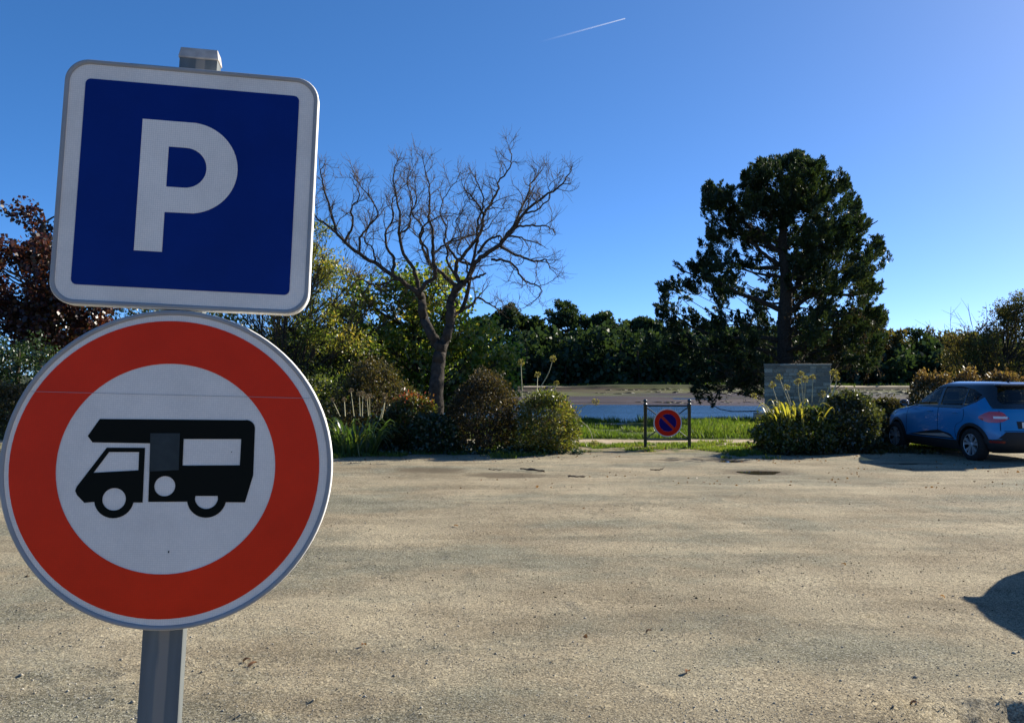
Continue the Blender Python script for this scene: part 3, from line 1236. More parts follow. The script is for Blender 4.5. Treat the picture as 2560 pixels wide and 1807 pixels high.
def make_car(name, col, label, loc, heading):
    car = empty(name)
    tag(car, label, 'car')
    pm = paint('car_paint', col)
    zs = list(np.linspace(.19, .44, 6)) + list(np.linspace(.46, 1.02, 20)) + list(np.linspace(1.035, 1.54, 20)) + [1.553, 1.561, 1.566]
    Vv, Ff = loft(zs)
    body = mesh_np('body', Vv, Ff, pm, car)
    body.data.materials.append(gloss_black)
    body.data.materials.append(interior)
    for p in body.data.polygons:
        p.material_index = 1 if p.center.z > 1.028 else 0
    cyl = []
    for y in (1.303, -1.303):
        cyl.append(prism([(y + .372 * math.cos(t), .322 + .372 * math.sin(t)) for t in np.linspace(0, 2 * math.pi, 41)[:-1]], 'x', -1.2, -.60))
        cyl.append(prism([(y + .372 * math.cos(t), .322 + .372 * math.sin(t)) for t in np.linspace(0, 2 * math.pi, 41)[:-1]], 'x', .60, 1.2))
    boolean_cut(body, cyl + [prism(SIDEWIN, 'x', -1.2, 1.2), prism(REARWIN, 'y', -2.4, -.9), prism(WINDSC, 'y', .1, 2.0)])
    for p in body.data.polygons:
        p.use_smooth = True
    try:
        body.data.set_sharp_from_angle(angle=math.radians(35))
    except Exception:
        pass
    # lower cladding with the same openings
    Vv, Ff = loft(list(np.linspace(.185, .385, 8)), .008)
    cl = mesh_np('lower_cladding', Vv, Ff, black_plastic, car)
    boolean_cut(cl, [prism([(y + .372 * math.cos(t), .322 + .372 * math.sin(t)) for t in np.linspace(0, 2 * math.pi, 41)[:-1]], 'x', a, b_) for y in (1.303, -1.303) for a, b_ in ((-1.2, -.60), (.60, 1.2))])
    # rear bumper: dark apron rising between the corners
    rear_patch('rear_bumper', [(-.86, .36), (.86, .36), (.86, .46), (.70, .47), (.58, .60), (-.58, .60), (-.70, .47), (-.86, .46)], .011, black_plastic, car, 24, 8)
    for s in (-1, 1):
        # wheel-arch flares
        for y in (1.303, -1.303):
            def fn(u, v, y=y):
                a = math.radians(-8 + 196 * u)
                r_ = .368 + .062 * v
                yy, zz = y + r_ * math.cos(a), .322 + r_ * math.sin(a)
                return (s * (float(side_x(yy, max(zz, .20))) + (.014 if v < .9 else .004)), yy, zz)
            grid_patch('wheel_arch', fn, 30, 4, black_plastic, car)
        # windows
        wf = [(.78, 1.06), (.43, 1.278), (.19, 1.38), (-.05, 1.43), (-.245, 1.448), (-.245, 1.075), (-.2, 1.065)]
        wr = [(-.305, 1.078), (-.305, 1.45), (-.45, 1.458), (-.84, 1.452), (-1.02, 1.43), (-1.02, 1.11), (-.9, 1.09)]
        wq = [(-1.05, 1.11), (-1.05, 1.42), (-1.18, 1.40), (-1.40, 1.298), (-1.34, 1.205), (-1.12, 1.105)]
        side_patch('front_window', wf, s, -.008, glass_m, car)
        side_patch('rear_side_window', wr, s, -.008, glass_m, car)
        side_patch('quarter_window', wq, s, -.006, glass_d, car)
        side_patch('door_pillar', [(-.235, 1.04), (-.235, 1.452), (-.315, 1.456), (-.315, 1.04)], s, .003, gloss_black, car, 2, 10)
        side_patch('door_pillar', [(-1.02, 1.09), (-1.02, 1.432), (-1.055, 1.428), (-1.055, 1.09)], s, .002, gloss_black, car, 2, 8)
        # blue kick of the rear quarter running up behind the doors
        side_patch('rear_quarter', [(-1.02, 1.015), (-1.02, 1.03), (-1.15, 1.075), (-1.36, 1.155), (-1.50, 1.255), (-1.56, 1.20), (-1.70, 1.06), (-1.86, 1.015)], s, .004, pm, car, 10, 12)
        side_patch('belt_trim', [(.98, 1.012), (.80, 1.04), (-1.0, 1.046), (-1.0, 1.018)], s, .004, gloss_black, car, 20, 3)
        # lamps
        def tl(u, v, s=s):
            a = u
            z0 = .80 + .055 * a ** 2 * 0 + .02 * a
            top, bot = .985 - .06 * (a - .35) ** 2 * 4, .775 + .10 * max(0, (a - .45))
            taper = min(1, ((a + .02) / .30)) ** .7 * min(1, (1.03 - a) / .30) ** .7
            mid = (top + bot) / 2
            z = mid + (v - .5) * (top - bot) * taper
            th = a
            # from the flank round the corner to the tailgate
            if th < .45:
                y = -1.50 - .32 * (th / .45)
                return (s * float(side_x(y, z, .012)), y, z)
            k_ = (th - .45) / .55
            x0 = float(side_x(-1.82, z))
            x = x0 - (x0 - .50) * k_
            return (s * x, float(rear_y(x, z, .012)), z)
        lamp = grid_patch('tail_light', tl, 22, 6, lampred, car)
        def tw(u, v, s=s):
            x = .73 - .20 * u
            z = .868 + (v - .5) * (.045 + .03 * (1 - u) * 0) + .006
            return (s * x, float(rear_y(x, z, .016)), z)
        grid_patch('reversing_lamp', tw, 6, 3, lampwhite, lamp)
        def hl(u, v, s=s):
            x = .42 + .36 * u
            z = .76 + (.05 + .075 * u) * v + .03 * u
            return (s * x, float(front_y(x, z, .010)), z)
        grid_patch('headlight', hl, 8, 5, headl, car)
        # mirror
        bm = bmesh.new()
        bmesh.ops.create_uvsphere(bm, u_segments=14, v_segments=10, radius=1)
        for v in bm.verts:
            v.co = Vector((s * (.985 + v.co.x * .105), .745 + (v.co.y * .085 if v.co.y > 0 else v.co.y * .03), 1.085 + v.co.z * .078))
        mi = obj_bm('wing_mirror', bm, gloss_black, car, True)
        bm = bmesh.new()
        box_bm(bm, (min(s * .84, s * .93), .73, 1.015), (max(s * .84, s * .93), .79, 1.06), .01)
        obj_bm('mirror_arm', bm, black_plastic, mi)
        bm = bmesh.new()
        vs = [bm.verts.new((s * (.985 + .082 * math.cos(t)), .7135, 1.085 + .058 * math.sin(t))) for t in np.linspace(0, 2 * math.pi, 17)[:-1]]
        bm.faces.new(vs)
        obj_bm('mirror_glass', bm, plain('mirror_silver', (.85, .86, .88), rough=.03, metal=1.0), mi)
        # door gaps and handles
        for y0, z0, y1, z1 in ((.86, .44, .84, 1.0), (-.29, .44, -.28, 1.02)):
            side_patch('door_gap', [(y0 - .006, z0), (y0 + .006, z0), (y1 + .006, z1), (y1 - .006, z1)], s, .0025, seam_m, car, 1, 12)
        def dg(u, v, s=s):
            pts_ = [(-1.06, 1.02), (-1.10, .92), (-1.06, .78), (-.90, .70), (-.85, .60), (-.86, .44)]
            q = smooth_poly([(a, b_, 0) for a, b_ in pts_], 25)[min(24, int(v * 24 + .5))]
            y = q[0] + (u - .5) * .012
            return (s * float(side_x(y, q[1], .0025)), y, q[1])
        grid_patch('door_gap', dg, 1, 24, seam_m, car)
        for y in (-.02, -.86):
            bm = bmesh.new()
            x0 = float(side_x(y, .93))
            box_bm(bm, (min(s * (x0 - .01), s * (x0 + .022)), y - .09, .925), (max(s * (x0 - .01), s * (x0 + .022)), y + .09, .95), .008)
            obj_bm('door_handle', bm, pm, car, True)
        # scooped sill with a silver blade
        side_patch('door_guard', [(.80, .40), (-.82, .40), (-.70, .50), (-.30, .56), (.2, .50)], s, .006, black_plastic, car, 20, 6)
        side_patch('sill_trim', [(.62, .425), (-.78, .425), (-.56, .495), (-.50, .497), (.2, .447)], s, .016, silver, car, 20, 4)
    # glass fore and aft
    rear_patch('rear_window', REARWIN, -.012, glass_d, car, 14, 8)
    def ws(u, v):
        lo, hi, z = row_poly(WINDSC, v)
        x = lo + (hi - lo) * u
        return (x, float(front_y(x, z, -.012)), z)
    grid_patch('windscreen', ws, 14, 8, glass_m, car)
    # tailgate: gaps, plate, badge bar, spoiler
    rear_patch('tailgate_gap', [(-.60, .612), (.60, .612), (.60, .622), (-.60, .622)], .004, seam_m, car, 20, 1)
    for s in (-1, 1):
        rear_patch('tailgate_gap', [(s * .655 - .005, .62), (s * .655 + .005, .62), (s * .64 + .005, 1.0), (s * .64 - .005, 1.0)], .005, seam_m, car, 1, 12)
        rear_patch('rear_reflector', sorted([(s * .62, .40), (s * .80, .40), (s * .80, .435), (s * .62, .435)]), .016, lampred, car, 6, 1) if False else None
        def rf(u, v, s=s):
            x = .60 + .20 * u
            z = .385 + .04 * v
            return (s * x, float(rear_y(x, z, .022)), z)
        grid_patch('rear_reflector', rf, 6, 2, plain('reflector_red', (.20, .012, .01), rough=.25), car)
    rear_patch('plate_recess', [(-.34, .66), (.34, .66), (.36, .80), (-.36, .80)], .004, black_plastic, car, 10, 3)
    npl = rear_patch('number_plate', [(-.26, .675), (.26, .675), (.26, .785), (-.26, .785)], .012, plate_m, car, 6, 2)
    for xx in (-.18, -.11, -.03, .04, .11, .18):
        rear_patch('plate_mark', [(xx - .02, .70), (xx + .02, .70), (xx + .02, .76), (xx - .02, .76)], .0155, dark_ink, npl, 1, 1)
    bm = bmesh.new()
    box_bm(bm, (-.52, -1.72, 1.475), (.52, -1.50, 1.51), .012)
    obj_bm('roof_spoiler', bm, gloss_black, car, True)
    Vv, Ff = tubes([(np.array([(0, -1.22, 1.545), (0, -1.25, 1.58), (0, -1.32, 1.60)]), np.array([.028, .02, .006]))], 8)
    mesh_np('antenna', Vv, Ff, black_plastic, car, smooth=True)
    # seats seen through the glass
    for sx, sy in ((-.37, -.05), (.37, -.05), (-.38, -.95), (.38, -.95)):
        bm = bmesh.new()
        box_bm(bm, (sx - .20, sy - .06, 1.045), (sx + .20, sy + .07, 1.16), .03)
        st = obj_bm('seat', bm, interior, car, True)
        bm = bmesh.new()
        box_bm(bm, (sx - .12, sy - .05, 1.18), (sx + .12, sy + .04, 1.34), .04)
        obj_bm('headrest', bm, interior, st, True)
    Vv, Ff = tubes([(np.array([(-.37 + .18 * math.cos(t), .48 + .04 * math.sin(t), 1.05 + .13 * math.sin(t)) for t in np.linspace(0, 2 * math.pi, 21)]), .014)], 6)
    mesh_np('steering_wheel', Vv, Ff, interior, car, smooth=True)
    for s in (-1, 1):
        for y in (1.303, -1.303):
            wheel_mesh_parts(car, s, y)
    car.location = loc
    car.rotation_euler = (0, 0, heading)
    return car


HEAD = math.atan2(.35, 2.7)
axis = Vector((-math.sin(HEAD), math.cos(HEAD), 0))
right = Vector((math.cos(HEAD), math.sin(HEAD), 0))
lw = Vector((9.12, 16.85, 0))       # contact of the near rear wheel
cpos = lw + axis * 1.303 + right * .80
make_car('parked_car', (.000, .165, .39), 'blue hatchback with black roof parked nose-in by the shrubs', (cpos.x, cpos.y, -.01), HEAD)
make_car('parked_car', (.30, .31, .32), 'silver car parked beyond the right edge, throwing the near shadow', (6.28, 6.25, 0), math.radians(178))

# ================================================================== PLANTS
bark_dark = plain('dark_bark', (.050, .040, .031), rough=.95, spec=.1, noise_amt=.4, noise_scale=14, bump=.6, bump_scale=20)
bark_grey = plain('grey_bark', (.046, .039, .032), rough=.95, spec=.1, noise_amt=.45, noise_scale=9, bump=.8, bump_scale=18)
twig_m = plain('twig_bark', (.11, .086, .062), rough=.9, spec=.1)
stemmat = plain('dry_stalk', (.42, .38, .21), rough=.7)

LM = dict(
    cypress=leafmat('cypress_foliage', [(.014, .028, .012), (.026, .044, .018), (.045, .062, .022), (.070, .056, .026)], trans=.25, gloss=.03),
    cypress_dead=leafmat('dry_cypress_twigs', [(.050, .034, .020), (.085, .055, .032), (.035, .030, .018)], trans=.2, gloss=.02),
    hazel=leafmat('broad_leaf', [(.06, .11, .016), (.10, .16, .024), (.17, .20, .034), (.28, .24, .05)], trans=.6, gloss=.05),
    laurel=leafmat('willow_leaf', [(.050, .080, .018), (.095, .125, .026), (.17, .17, .04), (.26, .20, .05)], trans=.58, gloss=.04),
    maple=leafmat('purple_leaf', [(.030, .012, .012), (.055, .018, .016), (.090, .024, .020), (.045, .030, .018)], trans=.4, gloss=.05),
    evergreen=leafmat('evergreen_leaf', [(.014, .034, .012), (.024, .050, .016), (.045, .070, .020)], trans=.3, gloss=.06),
    pine=leafmat('pine_needles', [(.020, .036, .017), (.036, .060, .025), (.065, .090, .032)], trans=.3, gloss=.02),
    olive=leafmat('autumn_wood', [(.045, .060, .022), (.080, .082, .030), (.12, .10, .036), (.075, .052, .028)], trans=.4, gloss=.02),
    box_olive=leafmat('olive_brown_leaf', [(.030, .034, .012), (.055, .050, .018), (.095, .068, .026), (.070, .038, .020)], trans=.4, gloss=.03),
    box_dark=leafmat('dark_bronze_leaf', [(.020, .024, .010), (.040, .034, .016), (.075, .050, .024), (.11, .085, .045)], trans=.4, gloss=.03, rough=.45),
    nandina=leafmat('red_tipped_leaf', [(.035, .055, .012), (.09, .10, .018), (.22, .045, .016), (.30, .05, .025)], trans=.45, gloss=.05),
    lime=leafmat('yellow_green_leaf', [(.040, .060, .014), (.085, .105, .020), (.15, .145, .030), (.19, .10, .035)], trans=.5, gloss=.06),
    glossy=leafmat('glossy_leaf', [(.022, .034, .012), (.045, .055, .018), (.10, .10, .035)], trans=.4, gloss=.07, rough=.35),
    strap=leafmat('strap_leaf', [(.030, .065, .016), (.060, .105, .024), (.16, .17, .035)], trans=.5, gloss=.10, rough=.3),
    strap_y=leafmat('yellow_strap_leaf', [(.20, .20, .035), (.30, .26, .05), (.12, .15, .03)], trans=.55, gloss=.06),
    grass=leafmat('grass_blade', [(.050, .085, .014), (.085, .135, .022), (.14, .17, .032), (.20, .175, .060)], trans=.5, gloss=.03),
    redhedge=leafmat('autumn_hedge', [(.035, .042, .015), (.060, .055, .020), (.12, .065, .030), (.19, .13, .055)], trans=.4, gloss=.05),
    seed=leafmat('seed_head', [(.22, .20, .06), (.32, .28, .10), (.16, .14, .05)], trans=.4, gloss=.03),
    seed_dry=leafmat('dry_seed_head', [(.16, .12, .08), (.26, .19, .13), (.12, .10, .06)], trans=.35, gloss=.03),
)


def join(parts):
    VV, FF, AA, b0 = [], [], [], 0
    for V_, F_, a_ in parts:
        VV.append(V_)
        FF.append(F_ + b0)
        AA.append(a_)
        b0 += len(V_)
    return np.concatenate(VV), np.concatenate(FF), np.concatenate(AA)


def leaf_cloud(cen, rad, n, size, rg, aspect=.6, up=.2, out=.5, squash=1.0, shell=.5, tone=None, spread=.28, droop=0.0):
    """n leaves in a lumpy ball."""
    d = rdir(n, rg)
    r = (shell + (1 - shell) * rg.random(n) ** .7) * rad
    p = d * r[:, None]
    p[:, 2] *= squash
    ax = rdir(n, rg) + d * out + np.array([0, 0, up - droop])
    s = size * rg.uniform(.6, 1.3, n)
    V_, F_ = kites(p + np.asarray(cen)[None, :], ax, s, aspect, .2, rg)
    t = rg.uniform(0, 1) if tone is None else tone
    a = np.clip(t + rg.normal(0, spread, n), 0, 1)
    return V_, F_, a


def limb(a, b_, rg, sag=.2, n=9, wob=.06):
    a, b_ = np.asarray(a, float), np.asarray(b_, float)
    L_ = np.linalg.norm(b_ - a)
    mid = (a + b_) / 2 + np.array([0, 0, -sag * L_]) + rg.normal(0, wob * L_, 3)
    p = smooth_poly([a, mid, b_], n)
    return p


def clump_tree(name, label, cat, base, trunk_pts, trunk_r, clumps, leaf, lsize, nleaf, rg, bark=bark_dark, group=None,
               aspect=.6, squash=1.0, up=.2, tone=None, sub=5, subr=.45, out=.5, limb_r=.05, shell=.45, stuff=False, spread=.28, twigs=True, rise=.55):
    """Tree: trunk, limbs to each clump, clumps broken in smaller tufts of leaves. clumps: (x,y,z,r) relative to base."""
    root = empty(name, base)
    tag(root, label, cat, group)
    tp = smooth_poly(trunk_pts, 12)
    tr = np.linspace(trunk_r, trunk_r * .35, 12)
    Vt, Ft = tubes([(tp, tr)], 9)
    Vt = Vt + .12 * trunk_r * np.stack([fbm(Vt[:, 0] * 4, Vt[:, 1] * 4, Vt[:, 2] * 2, seed=s_) for s_ in (1, 2, 3)], 1)
    polys, leaves = [], []
    for (cx, cy, cz, cr) in clumps:
        c = np.array([cx, cy, cz])
        hd = math.hypot(cx - tp[-1][0], cy - tp[-1][1])
        zt_ = np.clip(cz - rise * hd - .3, tp[0][2] + .25 * (tp[-1][2] - tp[0][2]), tp[-1][2])
        i = int(np.argmin(np.abs(tp[:, 2] - zt_)))
        lp = limb(tp[i], c, rg, sag=.10)
        r0 = min(limb_r, tr[i] * .7)
        polys.append((lp, np.linspace(r0, r0 * .25, len(lp))))
        tn = rg.uniform(.1, .8) if tone is None else tone
        for k in range(sub):
            off = rdir(1, rg)[0] * cr * rg.uniform(.3, .85)
            off[2] *= squash
            q = c + off
            if twigs:
                polys.append((limb(lp[-3], q, rg, .05, 5), np.linspace(r0 * .3, r0 * .08, 5)))
            leaves.append(leaf_cloud(q, cr * subr, max(6, int(nleaf / sub)), lsize, rg, aspect, up, out, squash, shell, np.clip(tn + rg.normal(0, .12), 0, 1), spread))
    mesh_np('trunk', Vt, Ft, bark, root, smooth=True)
    if polys:
        Vl, Fl = tubes(polys, 5)
        mesh_np('limbs', Vl, Fl, bark, root, smooth=True)
    V_, F_, a_ = join(leaves)
    mesh_np('crown', V_, F_, leaf, root, attr=a_)
    return root


def fill(ells, n, rg, mind=.5, jit=.3, rr=(.5, .9)):
    """Clump centres spread in ellipsoids (cx,cy,cz,rx,ry,rz)."""
    out = []
    tries = 0
    while len(out) < n and tries < n * 60:
        tries += 1
        e = ells[rg.integers(len(ells))]
        d = rdir(1, rg)[0] * rg.random() ** .4
        p = np.array(e[:3]) + d * np.array(e[3:6])
        if all(np.linalg.norm(p - q[:3]) > mind for q in out):
            out.append(np.array([*p, rg.uniform(*rr)]))
    return [tuple(q) for q in out]


# ---------------------------------------------------------------- bare twisted tree
rb = np.random.default_rng(77)
D0 = 24.0


def Z3(a, b_):
    return (780 + a * .5181, 340 + b_ * .5181)


def tp3(pts):
    return [np.array(P(*Z3(a, b_), D0)) for a, b_ in pts]


MAIN = [
    (.27, .13, [(600, 1480), (598, 1280), (603, 1150), (612, 1060), (620, 1010)]),
    (.17, .10, [(612, 1030), (570, 950), (535, 880), (525, 800), (512, 745)]),
    (.17, .10, [(622, 1020), (655, 940), (667, 860), (665, 800), (690, 740), (735, 700)]),
    (.095, .012, [(515, 755), (460, 720), (400, 680), (300, 610), (200, 550), (130, 480), (95, 380), (65, 260), (50, 190), (70, 140)]),
    (.075, .010, [(512, 745), (492, 650), (440, 570), (418, 480), (422, 380), (405, 280), (395, 180), (430, 120)]),
    (.085, .010, [(515, 750), (560, 700), (595, 655), (578, 560), (585, 480), (560, 380), (570, 280), (545, 170), (530, 90)]),
    (.060, .008, [(385, 672), (392, 590), (352, 530), (340, 450), (372, 350), (360, 280), (395, 210), (440, 170)]),
    (.045, .008, [(225, 565), (240, 490), (285, 440), (330, 390), (300, 320), (250, 260), (210, 210)]),
    (.040, .010, [(395, 690), (330, 715), (280, 712), (235, 690), (190, 705), (150, 690)]),
    (.045, .008, [(160, 510), (190, 420), (180, 340), (215, 270), (180, 200), (150, 150)]),
    (.075, .010, [(690, 720), (620, 655), (555, 600), (525, 520), (505, 440), (560, 375), (650, 345), (710, 330)]),
    (.070, .030, [(730, 700), (790, 680), (838, 662)]),
    (.095, .012, [(745, 700), (780, 620), (840, 570), (905, 530), (975, 455), (1020, 390), (1100, 325), (1180, 275), (1225, 225), (1245, 185)]),
    (.075, .008, [(705, 700), (692, 620), (740, 560), (810, 470), (835, 370), (895, 270), (900, 220), (955, 150), (965, 90), (945, 45)]),
    (.060, .008, [(895, 540), (965, 440), (1010, 340), (1050, 250), (1065, 190), (1110, 130), (1125, 95)]),
    (.055, .008, [(775, 620), (710, 590), (655, 530), (650, 490), (735, 450), (830, 410), (880, 330), (940, 250)]),
    (.055, .007, [(910, 535), (1000, 575), (1075, 600), (1130, 590), (1150, 620), (1195, 670)]),
    (.045, .006, [(865, 598), (930, 605), (985, 640), (1010, 690), (1060, 720), (1105, 745), (1090, 790), (1020, 840), (985, 850)]),
    (.070, .010, [(668, 880), (720, 835), (760, 810), (790, 770), (850, 795), (890, 820), (900, 850)]),
    (.075, .008, [(715, 840), (748, 740), (765, 640), (795, 520), (800, 420), (830, 330), (800, 240), (760, 170)]),
    (.055, .007, [(800, 560), (850, 500), (910, 480), (905, 520), (870, 540)]),
    (.045, .007, [(700, 690), (650, 600), (655, 560), (640, 500), (650, 440), (620, 380), (640, 300), (690, 230), (720, 180)]),
    (.045, .007, [(560, 610), (545, 530), (515, 500), (530, 430), (480, 370), (470, 280), (450, 200), (480, 140), (470, 90)]),
    (.040, .007, [(420, 470), (470, 440), (480, 380), (510, 320), (500, 240), (520, 180)]),
    (.040, .006, [(985, 450), (1060, 440), (1130, 450), (1170, 480), (1165, 500)]),
    (.040, .006, [(940, 490), (1010, 500), (1080, 520), (1150, 545)]),
    (.045, .006, [(835, 380), (790, 320), (740, 270), (720, 220)]),
    (.040, .006, [(665, 850), (700, 800), (640, 760), (610, 700), (620, 640)]),
    (.040, .006, [(120, 470), (70, 430), (30, 400), (5, 330), (20, 260)]),
    (.035, .006, [(300, 610), (290, 540), (250, 500), (260, 420), (230, 380)]),
    (.035, .006, [(1020, 390), (1080, 380), (1140, 330), (1140, 270), (1200, 230)]),
    (.035, .006, [(755, 680), (740, 600), (700, 560), (720, 480), (700, 420), (740, 350), (730, 300)]),
    (.040, .006, [(585, 560), (640, 510), (690, 480), (760, 460), (800, 430)]),
]
mains = []
for r0, r1, pts in MAIN:
    q = np.array([np.array(v) for v in tp3(pts)])
    n_ = max(8, int(len(q) * 4))
    q = smooth_poly(q, n_)
    st = 0.0
    if mains:
        best = None
        for mp_, _ in mains:
            dd = np.hypot(mp_[:, 0] - q[0, 0], mp_[:, 2] - q[0, 2])
            i = int(np.argmin(dd))
            if best is None or dd[i] < best[0]:
                best = (dd[i], mp_[i, 1])
        st = best[1] - D0
    s_ = np.linspace(0, 1, n_)
    L_ = np.linalg.norm(np.diff(q, axis=0), axis=1).sum()
    slope = rb.uniform(-.4, .6) if len(mains) > 2 else rb.uniform(-.15, .15)
    wv = np.array([mnoise.noise(Vector((k * .35, len(mains) * 7.3, 1.1))) for k in range(n_)])
    q[:, 1] = D0 + st + slope * L_ * s_ + .22 * (wv - wv[0])
    q[:, 0] += .05 * np.array([mnoise.noise(Vector((k * .8, len(mains) * 3.1, 9))) for k in range(n_)]) * (s_ > .05)
    q[:, 2] += .05 * np.array([mnoise.noise(Vector((k * .8, len(mains) * 3.1, 5))) for k in range(n_)]) * (s_ > .05)
    mains.append((q, np.linspace(r0, r1, n_) * .84 if len(mains) > 2 else np.linspace(r0, r0 * .72, n_) * .86))


def twisty(p0, d0, L_, n_, rg, wig=.55, upb=.12):
    pts = [np.array(p0)]
    d = np.array(d0) / np.linalg.norm(d0)
    cur = rg.normal(0, 1, 3)
    for k in range(n_):
        cur = .55 * cur + rg.normal(0, 1, 3) * .6
        d = d + cur * wig * .45 + np.array([0, 0, upb])
        d /= np.linalg.norm(d)
        pts.append(pts[-1] + d * L_ / n_)
    return np.array(pts)


second, third = [], []
for mi_, (q, r) in enumerate(mains):
    if mi_ < 3:
        continue
    n_ = len(q)
    seg = np.linalg.norm(np.diff(q, axis=0), axis=1)
    acc = 0
    for k in range(int(n_ * .22), n_ - 1):
        acc += seg[k]
        if acc > .125:
            acc = 0
            T = q[k + 1] - q[k]
            T /= np.linalg.norm(T)
            side = np.cross(T, rb.normal(size=3))
            side /= np.linalg.norm(side) + 1e-6
            d = T * rb.uniform(.3, 1.0) + side * rb.uniform(.4, 1.0) + np.array([0, 0, rb.uniform(0, .4)])
            L_ = rb.uniform(.45, 1.35) * (1.0 - .60 * k / n_)
            rr = min(r[k] * .6, rb.uniform(.010, .022))
            sp_ = twisty(q[k], d, L_, 9, rb, .75, .12)
            second.append((sp_, np.linspace(rr, .0045, 10)))
for q, r in list(second):
    for k in range(2, len(q) - 1):
        for _ in range(2 if rb.random() < .45 else 1):
            T = q[k + 1] - q[k]
            T /= np.linalg.norm(T)
            side = np.cross(T, rb.normal(size=3))
            d = T * .8 + side * rb.uniform(.4, 1.0) + np.array([0, 0, .25])
            third.append((twisty(q[k], d, rb.uniform(.16, .48), 5, rb, .7, .12), np.linspace(.0050, .0028, 6)))
bb = P(*Z3(600, 1480), D0)
bt = empty('bare_tree', (bb.x, D0, 0))
tag(bt, 'leafless twisted tree with dark forked trunk rising behind the shrubs', 'tree')
O = np.array([bb.x, D0, 0])
Vt, Ft = tubes([(q - O, r) for q, r in mains[:3]], 12)
Vt = Vt + .022 * np.stack([fbm(Vt[:, 0] * 6, Vt[:, 1] * 6, Vt[:, 2] * 3, seed=s_) for s_ in (1, 2, 3)], 1)
mesh_np('trunk', Vt, Ft, bark_grey, bt, smooth=True)
Vt, Ft = tubes([(q - O, r) for q, r in mains[3:]], 7)
mesh_np('limbs', Vt, Ft, bark_dark, bt, smooth=True)
Vt, Ft = tubes([(q - O, r) for q, r in second], 4)
tag(mesh_np('branches', Vt, Ft, twig_m, bt, smooth=True), kind='stuff')
Vt, Ft = tubes([(q - O, r) for q, r in third], 3)
tag(mesh_np('twigs', Vt, Ft, twig_m, bt), kind='stuff')

# ---------------------------------------------------------------- dark conifer
rc = np.random.default_rng(5)
DC = 36.0
OUT = [(850, 70), (740, 78), (690, 100), (622, 80), (600, 150), (535, 178), (555, 240), (470, 235), (400, 212), (352, 232), (350, 330), (372, 400), (355, 480), (400, 545), (330, 508), (312, 535), (322, 600), (275, 622),
       (180, 620), (212, 690), (130, 695), (100, 780), (110, 870), (160, 900), (60, 990), (70, 1060), (150, 1120), (210, 1180), (280, 1230), (330, 1330), (400, 1340), (440, 1270), (640, 1290), (680, 1180), (760, 1190), (900, 1150),
       (1040, 1130), (1170, 1165), (1220, 1140), (1245, 1010), (1262, 890), (1238, 830), (1245, 725), (1185, 700), (1225, 655), (1248, 570), (1242, 500), (1190, 400), (1150, 390), (1125, 310), (1085, 255), (1070, 190), (1030, 150), (1000, 190), (940, 95), (900, 130)]


def Z4(a, b_):
    return (1580 + a * .50597, 340 + b_ * .50597)


oc = P(*Z4(762, 1300), DC)
OC = np.array([oc.x, DC, 0])
poly = np.array([[P(*Z4(a, b_), DC).x - oc.x, P(*Z4(a, b_), DC).z] for a, b_ in OUT])


def in_poly(x, z):
    c = False
    j = len(poly) - 1
    for i in range(len(poly)):
        if (poly[i, 1] > z) != (poly[j, 1] > z) and x < (poly[j, 0] - poly[i, 0]) * (z - poly[i, 1]) / (poly[j, 1] - poly[i, 1]) + poly[i, 0]:
            c = not c
        j = i
    return c


def half_w(z):
    """Half depth of the crown at height z from its outline."""
    xs_ = []
    j = len(poly) - 1
    for i in range(len(poly)):
        if (poly[i, 1] > z) != (poly[j, 1] > z):
            xs_.append((poly[j, 0] - poly[i, 0]) * (z - poly[i, 1]) / (poly[j, 1] - poly[i, 1]) + poly[i, 0])
        j = i
    return (max(xs_) - min(xs_)) / 2 if xs_ else 0


def inP(p):
    k = DC / (DC + p[1])
    return in_poly((oc.x + p[0]) * k - oc.x, CAMZ + (p[2] - CAMZ) * k)


cone = empty('conifer_tree', tuple(OC))
tag(cone, 'tall dark cypress-like conifer with gaps in its left side, behind the stone wall', 'tree')
ctr = smooth_poly([(.0, 0, -.2), (.03, 0, 1.6), (-.05, .05, 3.6), (.02, -.05, 5.6), (-.12, 0, 7.6), (.35, .1, 9.6), (.5, 0, 10.6)], 24)
crad = np.linspace(.42, .05, 24)
Vt, Ft = tubes([(ctr, crad)], 10)
Vt = Vt + .05 * np.stack([fbm(Vt[:, 0] * 3, Vt[:, 1] * 3, Vt[:, 2] * 1.5, seed=s_) for s_ in (1, 2, 3)], 1)
mesh_np('trunk', Vt, Ft, bark_dark, cone, smooth=True)
